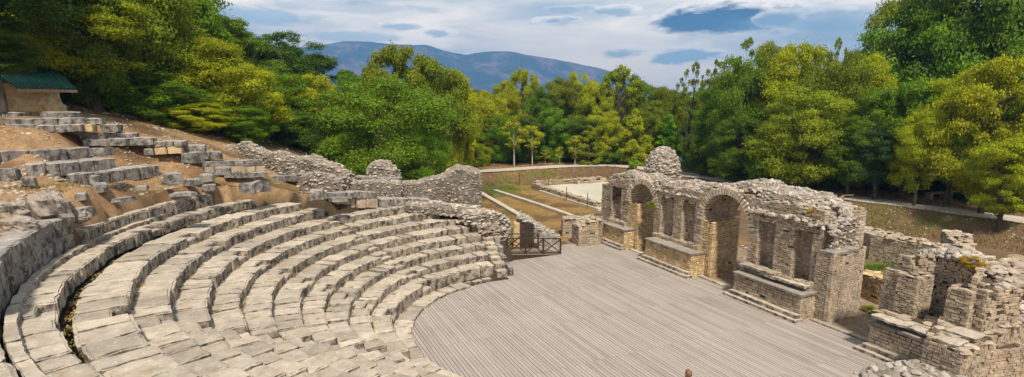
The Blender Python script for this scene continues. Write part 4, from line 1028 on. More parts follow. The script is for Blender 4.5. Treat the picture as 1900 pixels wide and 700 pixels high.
# ------------------------------------------------------------------ timber ramp and balustrade
rp=thing('timber_ramp','dark timber ramp with crossed-brace railings at the end of the seats','wooden ramp',(1.4,32.5,0))
F0=Vector((-.28,31.75,0)); F1=Vector((3.1,33.35,0)); rd=(F1-F0).normalized(); rn=Vector((-rd.y,rd.x,0))
def rz(t): return .42*(1-t)+.03*t
L=(F1-F0).length
mb=MB(); c=[]
A0,A1,B0,B1=F0,F1,F0+rn*1.5,F1+rn*1.5
mb.box8([(A0.x,A0.y,-.05),(A1.x,A1.y,-.05),(B1.x,B1.y,-.05),(B0.x,B0.y,-.05),(A0.x,A0.y,rz(0)-.04),(A1.x,A1.y,rz(1)-.04),(B1.x,B1.y,rz(1)-.04),(B0.x,B0.y,rz(0)-.04)]); mb.build('ramp_body',M['fence'],rp)
mb=MB(); k=int(L/.14)
for i in range(k):
    t0=i/k;t1=(i+.9)/k; p=[F0+rd*L*t0-rn*.04,F0+rd*L*t1-rn*.04,F0+rd*L*t1+rn*1.54,F0+rd*L*t0+rn*1.54]; zz=[rz(t0),rz(t1),rz(t1),rz(t0)]
    mb.box8([(q.x,q.y,z-.035) for q,z in zip(p,zz)]+[(q.x,q.y,z) for q,z in zip(p,zz)])
mb.build('ramp_deck',M['rawwood'],rp)
for side,(off,t0,t1) in enumerate(((.02,.0,1.),(1.5,-.12,.78))):
    rl=thing('railing','',None,(0,0,0)); rl.parent=rp; rl.location=(0,0,0); rl['label']='front railing along the floor' if side==0 else 'rear railing against the passage wall'
    base=lambda t: F0+rd*L*t+rn*off+Vector((0,0,rz(max(t,0)))); n=3; mb=MB()
    for i in range(n+1):
        t=t0+(t1-t0)*i/n; q=base(t); m2=MB(); m2.beam(q-Vector((0,0,.1)),q+Vector((0,0,.98)),.09,.09,up=rd); m2.build('post',M['fence'],rl)
    for h in (1.0,.08):
        m2=MB(); m2.beam(base(t0)+Vector((0,0,h)),base(t1)+Vector((0,0,h)),.09 if h>.5 else .06,.06); m2.build('rail',M['fence'],rl)
    for i in range(n):
        a=base(t0+(t1-t0)*i/n); b_=base(t0+(t1-t0)*(i+1)/n)
        m2=MB(); m2.beam(a+Vector((0,0,.1)),b_+Vector((0,0,.95)),.05,.06); m2.beam(a+Vector((0,0,.95))+rn*.05,b_+Vector((0,0,.1))+rn*.05,.05,.06); m2.build('cross_brace',M['fence'],rl)
# ------------------------------------------------------------------ park furniture by the path
def bench(px,py,z,L,yaw,lab,name='park_bench'):
    x,y=B(px,py,z); z=TZ(x,y); t=thing(name,lab,'bench',(x,y,z),'log benches by the path'); d=Vector((math.cos(yaw),math.sin(yaw),0)); c=Vector((x,y,z))
    mb=MB(); mb.beam(c-d*L/2+Vector((0,0,.5)),c+d*L/2+Vector((0,0,.5)),.55,.14); mb.build('seat',M['rawwood'],t)
    for s in (-1,1):
        mb=MB(); q=c+d*s*(L/2-.3); mb.beam(q-Vector((0,0,.1)),q+Vector((0,0,.44)),.5,.4,up=d); mb.build('leg',M['rawwood'],t)
    return t
bench(1631,347,1.3,2.0,.25,'short low log bench in the clearing beyond the path, next to the yellow post')
bench(1737,366,1.3,2.6,.35,'longer dark log bench under the trees, right of the clearing')
bench(797,306,1.2,2.2,-.2,'grey bench at the far left start of the gravel path')
bench(1720,346,1.3,3.0,.1,'fallen-log seat in deep shade at the back of the clearing')
x,y=B(1596,347,1.3); z=TZ(x,y); mb=MB(); block(mb,lambda u,v,w:(x-.28+.56*u,y+.25*v,z-.1+.75*w),3,2,3,.03,.01); o=mb.build('bollard',M['yellowwood'],origin=(x,y,z)); tag(o,'stubby yellow wooden post left of the short log bench','post')
# handrail at the top of the path steps
X,Y=B(1562,372,1.3); z=TZ(X,Y)
t=thing('handrail','slanting timber handrail between the path and the stage wall','handrail',(X,Y,z))
mb=MB(); mb.tube([(X-1.9,Y-.3,z-.1),(X+.1,Y+.0,z+1.05)],.05,8); mb.build('rail',M['yellowwood'],t)
mb=MB(); mb.tube([(X+.1,Y,z+1.05),(X+1.2,Y+.4,z+1.02)],.04,8); mb.build('rail',M['rawwood'],t)
mb=MB(); mb.tube([(X-.15,Y,z-.3),(X+.1,Y,z+1.05)],.05,8); mb.build('post',M['rawwood'],t)
mb=MB(); mb.tube([(X-.6,Y-.1,z-.3),(X-.0,Y,z+.75)],.04,8); mb.build('post',M['rawwood'],t)
# information lectern
X,Y=B(1299,323,1.2); z=TZ(X,Y); t=thing('information_board','pale tilted information board on two legs beside the path','sign',(X,Y,z))
mb=MB(); block(mb,lambda u,v,w:(X-.6+1.2*u,Y-.3+.55*v,z+.95+.06*w+.25*v),3,2,1,.01,.0); mb.build('panel',M['pale'],t)
for s in (-.45,.45):
    mb=MB(); mb.tube([(X+s,Y,z-.1),(X+s,Y,z+1.08)],.04,6); mb.build('leg',M['rawwood'],t)
# ------------------------------------------------------------------ people
def human(name,lab,loc,yaw,J,cloth_top,cloth_bot,skinc,hairc,hat=None):
    """One continuous skinned body grown from a posed skeleton; materials change by height on the surface."""
    V=list(J.keys()); idx={k:i for i,k in enumerate(V)}
    E_=[('pelvis','waist'),('waist','chest'),('chest','neck'),('neck','jaw'),('jaw','skull'),('skull','crown'),('jaw','nose')]
    for s in 'lr':
        E_+=[('chest','sh'+s),('sh'+s,'el'+s),('el'+s,'wr'+s),('wr'+s,'palm'+s),('pelvis','hip'+s),('hip'+s,'kn'+s),('kn'+s,'an'+s),('an'+s,'toe'+s)]
        for f in range(4): E_.append(('palm'+s,'f%d'%f+s))
        E_.append(('wr'+s,'th'+s))
    me=bpy.data.meshes.new(name); me.from_pydata([J[k][0] for k in V],[(idx[a],idx[b]) for a,b in E_],[])
    o=bpy.data.objects.new(name,me); COL.objects.link(o)
    md=o.modifiers.new('skin','SKIN'); me.skin_vertices.new(name='') if not me.skin_vertices else None
    for i,k in enumerate(V):
        sv=me.skin_vertices[0].data[i]; r=J[k][1]; sv.radius=(r,r) if not hasattr(r,'__len__') else r; sv.use_root=(k=='pelvis')
    sb=o.modifiers.new('sub','SUBSURF'); sb.levels=1; sb.render_levels=1
    dg=bpy.context.evaluated_depsgraph_get(); ev=o.evaluated_get(dg); m2=bpy.data.meshes.new_from_object(ev)
    o.modifiers.clear(); o.data=m2; m2.materials.clear()
    for m in (cloth_bot,cloth_top,skinc,M['fence']): m2.materials.append(m)
    P={k:Vector(J[k][0]) for k in V}
    def near(c):
        best=None;bd=9
        for a,b in E_:
            A_=P[a];B_=P[b]; t=max(0,min(1,(c-A_).dot(B_-A_)/max((B_-A_).length_squared,1e-9))); d=(c-A_-(B_-A_)*t).length
            if d<bd: bd=d;best=(a,b,t)
        return best
    for p in m2.polygons:
        a,b,t=near(p.center); q=a.rstrip('lr') if a[:2] in('sh','el','wr','hi','kn','an') else a
        if a in('neck','jaw','skull') or a.startswith(('wr','palm')) or (a.startswith('el') and t>.0): mi=2
        elif a.startswith('an'): mi=3
        elif a.startswith(('hip','kn')) or (a=='pelvis' and (b.startswith('hip') or t<.25)): mi=0
        else: mi=1
        p.material_index=mi; p.use_smooth=True
    o.location=loc; o.rotation_euler=(0,0,yaw); tag(o,lab,'person')
    # hair as a shaped cap over the skull
    mb=MB(); s=P['skull']; n=14; vs=[]
    for i in range(8):
        for k in range(n):
            t=PI*.62*i/7; f=2*PI*k/n; rr=.105*(1+.06*noise.noise((k*.9,i*.9,2))); back=.35*max(0,-math.sin(f))
            vs.append((s.x+rr*.88*math.sin(t)*math.cos(f),s.y+rr*math.sin(t)*math.sin(f)-.012,s.z+.02+rr*1.08*math.cos(t+(-.35*max(0,math.sin(f))+back*.2)*(i/7))))
    mb.add(vs,[(i*n+k,i*n+(k+1)%n,(i+1)*n+(k+1)%n,(i+1)*n+k) for i in range(7) for k in range(n)])
    h=mb.build('hair',hairc,smooth=True); h.parent=o
    fm=MB()
    for sx in (-1,1):
        for (dx,dy,dz,r_) in ((.034,.088,.0,.013),(.088,.0,-.01,.022)): # eyes, ears
            v_=[tuple(Vector((s.x+sx*dx,s.y+dy,s.z+dz))+Vector(p)*r_) for p in IV]; fm.add(v_,IFc)
    f=fm.build('eye',skinc,smooth=True); f.name='face_detail'; f.parent=o
    return o
def standing(walk=.12):
    J={'pelvis':((0,0,.93),(.15,.11)),'waist':((0,0,1.08),(.135,.1)),'chest':((0,.0,1.33),(.16,.11)),'neck':((0,0,1.49),.055),'jaw':((0,.015,1.565),.062),'skull':((0,.0,1.65),.092),'crown':((0,-.01,1.7),.07),'nose':((0,.1,1.6),.016)}
    for s,x in (('l',-1),('r',1)):
        J['sh'+s]=((x*.185,0,1.41),.058); J['el'+s]=((x*.24,-.03,1.14),.042); J['wr'+s]=((x*.235,.12+.02*x,.93),.03); J['palm'+s]=((x*.23,.15,.86),.034)
        for f in range(4): J['f%d'%f+s]=((x*(.225+.0),.13+.022*f,.775+.006*abs(f-1)),.009)
        J['th'+s]=((x*.21,.19,.85),.011)
        J['hip'+s]=((x*.095,0,.86),.09); J['kn'+s]=((x*.1,.02+x*walk*.6,.48),.06); J['an'+s]=((x*.1,-.02+x*walk,.085),.042); J['toe'+s]=((x*.12,.14+x*walk,.035),.038)
    return J
def sitting():
    J={'pelvis':((0,0,.10),(.16,.13)),'waist':((0,.02,.25),(.14,.11)),'chest':((0,.07,.49),(.165,.115)),'neck':((0,.1,.64),.055),'jaw':((0,.125,.715),.062),'skull':((0,.11,.80),.092),'crown':((0,.1,.85),.07),'nose':((0,.21,.75),.016)}
    for s,x in (('l',-1),('r',1)):
        J['sh'+s]=((x*.19,.08,.56),.058); J['el'+s]=((x*.25,.16,.31),.042); J['wr'+s]=((x*.17,.36,.2),.03); J['palm'+s]=((x*.15,.43,.19),.034)
        for f in range(4): J['f%d'%f+s]=((x*(.10+.022*f),.5,.165),.009)
        J['th'+s]=((x*.09,.44,.2),.011)
        J['hip'+s]=((x*.1,.03,.08),.09); J['kn'+s]=((x*.14,.46,.12),.062); J['an'+s]=((x*.14,.5,-.29),.042); J['toe'+s]=((x*.15,.66,-.335),.036)
    return J
SK=skin('skin_tone',(.45,.27,.19)); HB=simple('brown_hair',(.10,.06,.04),(.22,.14,.09),30,.6); HG=simple('light_brown_hair',(.16,.085,.05),(.26,.15,.09),30,.6)
x,y=B(1263.5,314,1.2); z=TZ(x,y)
human('person','person in pale blue shirt and dark trousers on the path beside the rubble tower',(x,y,z+.05),2.4,standing(),skin('pale_blue_cloth',(.35,.42,.52)),skin('dark_cloth',(.04,.045,.07)),SK,HB)
# seated visitor whose head just shows at the bottom edge: on the second seat tier of the near side
hx,hy=B(1262,700,1.62); th=math.degrees(math.atan2(hy-CC[1],hx-CC[0]))%360; sx,sy=pol(8.78,th)
root=thing('visitor_seat','lone seat block under the visitor at the bottom edge','stone seat',(*pol(8.3,th),0))
mb=MB(); blk(mb,th-5,th+5,8.12,8.96,.2,1.10,6,4,3); mb.build('seat_block',M['seat'],root)
mb=MB(); blk(mb,th-5.5,th+5.5,7.3,8.2,-.12,.74,6,4,3); mb.build('seat_block',M['seat'],root)
f_=Vector((CC[0]-sx,CC[1]-sy,0)).normalized()
human('person','visitor with light brown hair, only the top of the head showing at the bottom edge',(sx,sy,1.1),math.atan2(f_.y,f_.x)-PI/2,sitting(),skin('grey_cloth',(.2,.22,.25)),skin('navy_cloth',(.03,.04,.08)),SK,HG)

# ------------------------------------------------------------------ trees
def crown_mesh(name,N,nleaf,shape,leaf=.11,seed=0,flat=.55,cr=(.16,.3),hollow=.35,droop=0.,gap=.0):
    """Unit crown (radius 1, height 2, centred at 0): leaf-sized quads gathered in boughs. shape(h)-> radius profile."""
    rg=np.random.default_rng(seed); cen=[];rad=[]
    t=0
    while len(cen)<N and t<20000:
        t+=1; h=rg.uniform(-1,1); a=rg.uniform(0,2*PI); R_=shape(h)*(1+.22*math.sin(3*a+seed+h*4)+.14*math.sin(5*a+seed*2+h*7))
        if R_<=.02: continue
        r=R_*(hollow+(1-hollow)*rg.uniform(0,1)**.45)
        if gap and math.sin(a*2.3+h*5+seed)+math.sin(a*4.1-h*3)>2-gap*2.4: continue
        cen.append((r*math.cos(a),r*math.sin(a),h)); rad.append(rg.uniform(*cr)*(.75+.4*R_))
    cen=np.array(cen);rad=np.array(rad); w=rad**2; w/=w.sum(); pick=rg.choice(len(cen),nleaf,p=w)
    d=rg.normal(size=(nleaf,3)); d/=np.linalg.norm(d,axis=1)[:,None]; d[:,2]=np.abs(d[:,2])*np.where(rg.random(nleaf)<.78,1,-1)
    rr=(rg.uniform(.5,1.08,nleaf)+(rg.random(nleaf)<.22)*rg.uniform(0,.55,nleaf))[:,None]*(1+.18*np.sin(d[:,:1]*7+cen[pick][:,:1]*9))
    p=cen[pick]+d*rr*rad[pick][:,None]*np.array([1,1,flat])
    if droop: p[:,2]-=droop*(p[:,0]**2+p[:,1]**2)*.5
    n=d*.7+rg.normal(size=(nleaf,3))*.55+np.array([0,0,.45]); n/=np.linalg.norm(n,axis=1)[:,None]
    a=rg.normal(size=(nleaf,3)); a-=n*(a*n).sum(1)[:,None]; a/=np.linalg.norm(a,axis=1)[:,None]; b=np.cross(n,a)
    s=(leaf*rg.uniform(.6,1.3,nleaf))[:,None]
    v=np.stack([p-a*s, p-b*s*.5+n*s*.12, p+a*s, p+b*s*.5+n*s*.12],1).reshape(-1,3)
    f=np.arange(nleaf*4).reshape(-1,4)
    return npmesh(name,v,f,M['leaf'],False),cen
def limbs_mesh(name,cen,seed,nl=16,h0=-1.9,tr=.07,material='bark',sweep=.5):
    rg=np.random.default_rng(seed); mb=MB(); top=np.array([.05*math.sin(seed),.05,.55])
    trunk=[np.array([0,0,-2.9]),np.array([0,0,-1.6]),np.array([.03,.02,-1.2]),np.array([.05*math.sin(seed*3),.03,-.5]),top*.5,top]
    mb.tube([tuple(p) for p in trunk],[tr*1.6,tr*1.25,tr*1.05,tr*.85,tr*.5,tr*.2],8)
    for c in cen[rg.choice(len(cen),min(nl,len(cen)),replace=False)]:
        t=rg.uniform(.0,.95); k=2+min(int(t*3),2); f_=t*3-(k-2); s=trunk[k]*(1-f_)+trunk[k+1]*f_
        if s[2]>c[2]-.1: s=trunk[2]
        m=(s+c)/2+np.array([0,0,.1])+rg.normal(size=3)*.05; q=c*.86
        mb.tube([tuple(s),tuple(m),tuple(q)],[tr*.42,tr*.26,tr*.07],5)
    me=bpy.data.meshes.new(name); me.from_pydata(mb.v,[],mb.f); me.materials.append(M[material]); return me
ell=lambda h: math.sqrt(max(0,1-h*h))
SH={'round':lambda h: max(0,1-abs(h)**2.6)**.5,
 'oak':lambda h: max(0,1-abs(h*.95+.0)**3)**.5*(1 if h>-.6 else .85),
 'tall':lambda h: max(0,1-abs(h)**2.2)**.5*(.85+.15*math.sin(h*5)),
 'cone':lambda h: max(.0,(1-h)*.5)**.7*(1 if h>-.85 else .7),
 'bush':lambda h: max(0,1-(max(h,-.2))**2)**.5,
 'sparse':lambda h: max(0,1-abs(h)**2)**.5*(.6+.4*(h+1)/2+.1)}
PROTO={}
def proto(key,N,nleaf,sh,leaf,seed,nl=16,bark='bark',tr=.07,**k):
    me,cen=crown_mesh('crown_'+key,N,nleaf,SH[sh],leaf,seed,**k); PROTO[key]=(me,limbs_mesh('trunk_'+key,cen,seed,nl,material=bark,tr=tr))
proto('oakA',118,72000,'oak',.0235,1,cr=(.15,.27))
proto('oakB',150,72000,'round',.0235,2,cr=(.12,.24),gap=.25)
proto('oakC',100,72000,'oak',.0235,3,cr=(.17,.3),gap=.15)
proto('tallA',112,72000,'tall',.0235,4,cr=(.15,.26))
proto('tallB',137,72000,'tall',.0235,5,cr=(.12,.22),gap=.25)
proto('cone',90,30000,'cone',.034,6,cr=(.13,.22))
proto('willow',74,60000,'round',.021,7,cr=(.17,.33),flat=.6,droop=.1,hollow=.6)
proto('sparse',90,14000,'sparse',.027,8,nl=40,cr=(.07,.14),hollow=.2,gap=.3,tr=.06)
proto('young',26,2200,'tall',.075,9,nl=10,bark='palebark',tr=.045,cr=(.2,.34),gap=.2)
proto('bush',60,26000,'bush',.036,10,cr=(.16,.28),flat=.8)
proto('oakD',131,72000,'round',.0235,12,cr=(.13,.28),flat=.45)
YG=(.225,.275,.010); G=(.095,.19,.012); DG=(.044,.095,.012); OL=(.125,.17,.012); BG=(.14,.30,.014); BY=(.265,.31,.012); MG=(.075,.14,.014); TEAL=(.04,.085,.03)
TN=0
def tree(px,yt,Y,hw,kind,tint,lab=None,cat='tree',group=None,name='broadleaf_tree',low=.0,depth=1.,gz=None):
    """px,yt: measured crown axis and top; Y: distance; hw: half width; low: clear trunk share of the height"""
    global TN; TN+=1
    r=ray(px,yt); t=Y/r[1]; X=r[0]*t; zt=CH+r[2]*t; z0=TZ(X,Y) if gz is None else gz
    rad=hw/CF*t*1.0; H=max(zt-z0,1.); ch=H*(1-low); hz=ch/2
    loc=(X,Y,z0); root=thing(name,lab,cat,loc,group)
    cm,tm=PROTO[kind]; yaw=random.uniform(0,2*PI)
    c=bpy.data.objects.new('crown',cm); COL.objects.link(c); c.parent=root; c.location=(0,0,H-hz*1.02); c.scale=(rad/1.02,rad/1.02*depth,hz/1.05); c.rotation_euler=(0,0,yaw)
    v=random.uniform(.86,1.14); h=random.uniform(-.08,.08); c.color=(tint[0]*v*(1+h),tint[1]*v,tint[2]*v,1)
    k=bpy.data.objects.new('trunk',tm); COL.objects.link(k); k.parent=root; k.rotation_euler=(0,0,yaw)
    k.scale=(min(rad,H*.45),min(rad,H*.45),hz/1.05); k.location=c.location
    if low<.3: k.location.z=c.location.z
    return root
L=lambda *a,**k: tree(*a,**k)
# left hillside, near rank
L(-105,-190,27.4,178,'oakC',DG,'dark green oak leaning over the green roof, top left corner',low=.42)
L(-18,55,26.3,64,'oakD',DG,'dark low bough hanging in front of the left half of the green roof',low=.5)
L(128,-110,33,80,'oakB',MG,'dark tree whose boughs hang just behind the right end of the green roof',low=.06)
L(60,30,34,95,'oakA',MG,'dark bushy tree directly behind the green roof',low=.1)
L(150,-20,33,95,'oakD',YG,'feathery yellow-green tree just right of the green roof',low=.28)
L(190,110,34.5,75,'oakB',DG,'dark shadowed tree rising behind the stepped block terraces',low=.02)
L(235,-70,38,100,'oakC',OL,'tall olive tree of the hillside, its top cut by the frame, second from the roof')
L(250,120,35.5,75,'bush',G,'green bush at the forest edge above the stepped blocks')
L(300,-30,42,90,'oakB',G,'tall mid-green tree on the hillside skyline at the frame top')
L(300,150,36,62,'oakA',MG,'dark green low tree behind the right end of the stepped terraces')
L(345,60,41,80,'oakD',G,'green tree below the hillside skyline left of centre')
L(385,78,40,75,'oakC',YG,'yellow-green tree with a lumpy crown in the middle of the hillside')
L(375,190,36.5,55,'oakB',YG,'bright yellow low tree hanging over the grey blocks above the rubble wall',low=.15)
L(330,225,36.,45,'bush',MG,'small dark bush beside the bright yellow low tree')
L(440,115,41,68,'oakA',YG,'yellow-green round tree behind the long rubble wall')
L(450,195,38.5,48,'oakD',G,'green shrubby tree above the middle of the long rubble wall')
L(415,30,50,70,'oakB',MG,'dark green tree on the skyline where the hillside slopes down')
L(505,62,64,75,'oakA',DG,'dark rounded tree on the far ridge left of the mountain')
L(560,92,66,55,'oakD',DG,'second dark ridge tree, just left of the mountain')
L(470,70,60,50,'tallA',MG,'slim dark tree between the slope and the far ridge trees')
L(520,140,48,55,'oakC',G,'green tree in the shaded hollow left of the round tree')
L(575,138,50,60,'oakB',YG,'yellow-green tree half hidden by the big round green tree')
L(545,205,46,50,'oakD',MG,'low dark tree over the red-brown bank')
L(600,215,45,40,'bush',DG,'dark bush filling the gap left of the big round tree')
L(640,128,58,45,'tallB',G,'narrow tree poking up between the ridge and the mid-ground crown')
for px,yt,Y,hw in ((90,-160,44,110),(180,-130,46,110),(280,-70,50,100),(350,8,54,60),(0,-60,42,110),(390,45,60,60)):
    L(px,yt,Y,hw,random.choice(['oakA','oakB','oakD']),random.choice([G,MG,OL]),'dense green crown in the upper hillside forest behind the nearer trees',group='trees massed on the upper hillside')
# the big round green tree and those behind it
L(706,150,44,112,'willow',(.105,.18,.015),'big round fine-leaved green tree, the broadest in the middle of the view',name='round_tree')
L(790,235,43,45,'willow',G,'smaller fine-leaved bush on the right flank of the big round tree',name='bush',cat='bush')
L(655,235,44.5,50,'willow',G,'fine-leaved bush on the left flank of the big round tree',name='bush',cat='bush')
L(735,84,62,72,'oakB',OL,'tall tree standing behind the big round tree, against the mountain')
L(800,108,63,65,'oakD',OL,'lumpy olive tree right of the tallest one against the mountain')
L(845,130,66,42,'tallA',YG,'olive-yellow tree at the right end of the group against the mountain')
L(690,120,66,42,'tallB',G,'leaner tree at the left end of the group against the mountain')
L(860,190,72,40,'tallB',OL,'drab tree at the start of the path')
L(900,168,84,42,'oakA',YG,'yellow-green tree beyond the path, first right of the mountain group')
L(870,255,76,24,'young',BY,'sapling with a short stake at the start of the gravel path',low=.3,name='young_tree')
# middle rank beyond the path
mid=[(935,150,90,36,'tallA',YG),(968,128,96,34,'oakB',YG),(1005,160,90,34,'tallB',G),(1042,143,92,38,'oakD',OL),(1078,135,97,36,'oakA',YG),(1112,160,90,34,'tallA',YG),(1150,118,88,46,'sparse',YG),(1150,128,92,44,'oakB',OL),(1195,150,94,36,'oakD',G),(1240,165,90,34,'oakC',OL),(1275,170,88,38,'oakA',MG),(1215,185,84,30,'tallB',OL),(925,215,82,30,'oakC',G),(1030,200,84,36,'oakB',G),(1080,215,83,34,'oakD',MG),(1120,205,83,32,'oakA',YG),(985,215,83,32,'tallA',MG)]
nm=['slim yellow-green tree left of the tree line\'s first peak','yellow tree that makes the first peak of the far tree line','green tree in the dip after the first peak','olive tree below the right end of the mountain ridge','yellow-topped tree under the mountain\'s right shoulder','yellow tree left of the tall thin-limbed tree','tall thin-limbed tree with bare forks showing, beyond the path','olive crown filling in behind the thin-limbed tree','green tree right of the thin-limbed tree','olive tree above the rubble tower','dark tree left of the right-hand wood','drab tree between the conical trees and the tower','mid-green tree over the left saplings','leafy green tree behind the middle saplings','dark bushy tree over the shaded verge','yellow-edged tree left of the conical one','dark filler tree over the left pale trunks']
for a,n_ in zip(mid,nm): L(*a,n_)
L(1180,202,80,36,'cone',BY,'bright yellow conical tree beyond the path, left of the tower',name='conical_tree')
L(1243,212,81,36,'cone',BG,'fresh green conical tree right behind the tower',name='conical_tree')
L(1093,232,80,30,'cone',OL,'dull conical tree left of the bright yellow one',name='conical_tree')
for px,yt,Y,hw,low,lab in ((954,225,77,25,.45,'young tree with the whitest trunk beside the path'),(988,232,78,20,.45,'young tree with a thin pale trunk, second from the whitest'),(1012,278,79,9,.4,'tiny sapling left of the middle of the path'),(1039,272,79,9,.4,'tiny sapling right of its twin along the path'),(1068,250,79.5,16,.35,'small leafy sapling under the dark bushy tree')):
    L(px,yt,Y,hw,'young',YG,lab,low=low,name='young_tree')
L(1176,291,74,9,'bush',BG,'little bright green shrub at the edge of the path left of the tower',name='shrub',cat='shrub')
L(893,270,78,18,'bush',YG,'low yellow-green bush behind the path, far left part',name='bush',cat='bush')
L(1130,270,82,26,'bush',MG,'dark low bush at the foot of the yellow-edged tree',name='bush',cat='bush')
for px,Y,hw in ((910,86,30),(960,87,32),(1010,88,32),(1060,88,32),(1110,88,30),(1160,88,30),(1210,87,32),(1260,86,30)):
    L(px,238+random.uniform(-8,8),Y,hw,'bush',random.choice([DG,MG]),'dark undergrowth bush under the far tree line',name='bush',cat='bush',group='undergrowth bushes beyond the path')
for px in range(880,1360,48):
    L(px,random.uniform(165,185),108,38,random.choice(['oakA','oakB','oakD']),random.choice([MG,OL,G]),'tree deep in the wood behind the far tree line',group='trees deep in the far wood')
# right-hand wood
L(1290,112,76,32,'sparse',OL,'sparse dark-twigged tree with sky showing through, left end of the right wood')
L(1330,108,74,36,'sparse',OL,'second sparse tree with sky behind it, left end of the right wood')
L(1395,66,68,42,'sparse',OL,'thin-topped tree whose bare twigs rise above the right wood')
L(1560,66,60,26,'sparse',OL,'thin dark spire of twigs above the yellow tree of the right wood')
L(1612,78,60,34,'sparse',DG,'airy dark tree top next to the tall corner tree')
L(1310,220,66,36,'bush',MG,'dark rounded bush at the left foot of the right wood',name='bush',cat='bush')
L(1345,150,66,48,'oakD',G,'green tree at the left corner of the right wood')
L(1395,105,62,62,'oakA',G,'large green tree left of centre in the right wood')
L(1375,215,58,48,'oakB',MG,'dark green lower tree overhanging the path at the wood\'s left corner',low=.05)
L(1440,85,64,52,'oakC',OL,'olive-topped tree behind the large green one')
L(1490,80,58,62,'oakB',BY,'yellow-tinted tree on the skyline of the right wood',low=.1)
L(1497,160,51,72,'oakD',(.20,.25,.02),'bright yellow-green layered tree in front of the right wood',low=.14)
L(1440,235,53,44,'bush',G,'green bush left below the bright layered tree',name='bush',cat='bush')
L(1555,95,55,56,'oakA',OL,'olive tree right of the skyline yellow tree')
L(1610,100,56,56,'oakD',YG,'yellow-green tree next to the tall corner tree')
L(1590,215,49,46,'oakB',MG,'shaded tree above the short log bench',low=.18)
L(1650,170,50,62,'oakC',G,'fresh green tree between the yellow tree and the corner group',low=.15)
L(1640,235,47.5,44,'oakD',TEAL,'blue-green low boughs over the clearing',low=.25)
L(1700,150,48,62,'oakB',G,'green tree behind the dark clearing',low=.2)
L(1765,10,60,115,'oakA',G,'tallest green tree of the right wood, top cut by the frame')
L(1700,-30,66,75,'oakD',OL,'tall tree whose crown first meets the frame top on the right')
L(1830,-90,58,120,'oakB',MG,'huge dark green tree in the top right corner')
L(1900,-60,55,110,'oakC',G,'huge tree leaving the frame at the top right corner')
L(1720,205,44.5,42,'oakC',YG,'light yellow-green tree with tips reaching left, right of the clearing',low=.16)
L(1775,230,44,36,'oakB',BG,'low bright tree over the dark log bench',low=.3)
L(1800,128,45,60,'oakD',BY,'yellow autumn tree, left of the two largest at the right edge',low=.18)
L(1870,105,41,78,'oakB',BY,'largest yellow autumn tree at the right edge',low=.12)
L(1880,255,37.5,56,'oakD',YG,'yellow-green low boughs above the path at the right edge',low=.2)
L(1960,60,44,90,'oakC',G,'green tree just beyond the right picture edge',low=.1)
L(2080,0,46,110,'oakA',MG,'dark tree outside the right picture edge',low=.1)
for px,Y in ((1330,72),(1390,70),(1450,64),(1510,62),(1570,58),(1625,56),(1680,54),(1740,52),(1800,50),(1860,47),(1920,46)):
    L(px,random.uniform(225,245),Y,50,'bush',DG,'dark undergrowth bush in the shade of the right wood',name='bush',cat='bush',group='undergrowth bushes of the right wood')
for px in range(1380,2050,75):
    L(px,random.uniform(110,140),78,62,random.choice(['oakA','oakB','oakD']),random.choice([MG,OL]),'tree deep inside the right wood',group='trees deep in the right wood')
for u,v,z,s_,lab in ((12.3,.35,4.5,.42,'ochre weed tuft on the broken end of the stage wall, above the end pier'),(17.9,.9,3.75,.34,'yellow weed tuft on the rubble top of the curved niche ruin'),(1.35,-.1,3.25,.3,'yellow-green weed growing at the right foot of the far arch'),(13.4,2.9,.1,.3,'low weed on the ground beside the end pier')):
    x_,y_=UV(u,v); o=bpy.data.objects.new('wall_weed',PROTO['bush'][0]); COL.objects.link(o); o.location=(x_,y_,z); o.scale=(s_,s_,s_*.6); o.color=(.34,.24,.015,1) if z>3.4 else (.2,.26,.02,1); tag(o,lab,'weed')
# ------------------------------------------------------------------ ground cover
def blades(name,kind_mat,fn,n,h,seed,lab):
    rg=np.random.default_rng(seed); P=[]
    while len(P)<n:
        x,y=fn(rg); 
        P.append((x,y))
    P=np.array(P); z=terr(P[:,0],P[:,1]); n=len(P); a=rg.uniform(0,2*PI,n); w=h*.14; hh=h*rg.uniform(.5,1.3,n); l=rg.normal(0,.35,(n,2))*hh[:,None]
    b=np.stack([P[:,0],P[:,1],z-.02],1); dx=np.stack([np.cos(a)*w,np.sin(a)*w,0*a],1)
    v=np.stack([b-dx,b+dx,b+np.c_[l,hh]],1).reshape(-1,3); me=npmesh(name,v,np.arange(n*3).reshape(-1,3),M[kind_mat],False)
    o=bpy.data.objects.new(name,me); COL.objects.link(o); tag(o,lab,'grass',kind='stuff')
def inview(x,y,z=0.5): 
    p=project(x,y,z); return p and -60<p[0]<1960 and 150<p[1]<760
def bankpt(rg):
    while True:
        i=rg.integers(4,len(PA)-3); t=rg.random(); p=PA[i]*(1-t)+PA[i+1]*t; d=PA[i+1]-PA[i]; d=d/np.hypot(*d); nn_=np.array([d[1],-d[0]])
        o=rg.uniform(1.35,6.5)*(1 if rg.random()<.8 else -1); q=p+nn_*o
        if inview(*q) : return q
def fieldpt(rg):
    while True:
        x=rg.uniform(-8,9);y=rg.uniform(42,70)
        if vnoise(np.array([x]),np.array([y]),.5,4)[0]>-.2 and not(x>2.5 and y>49+ (7.5-x)*2.6): return x,y
def dirtpt(rg):
    while True:
        px=rg.uniform(-20,640);py=rg.uniform(262,420); x,y=B(px,py,6.4)
        if math.hypot(x-CC[0],y-CC[1])>18.3 and vnoise(np.array([x]),np.array([y]),1.2,6)[0]>-.1: return x,y
def dirtpt2(rg):
    while True:
        px=rg.uniform(-20,640);py=rg.uniform(262,430); x,y=B(px,py,6.4)
        if math.hypot(x-CC[0],y-CC[1])>18.3 and vnoise(np.array([x]),np.array([y]),1.6,16)[0]>.0: return x,y
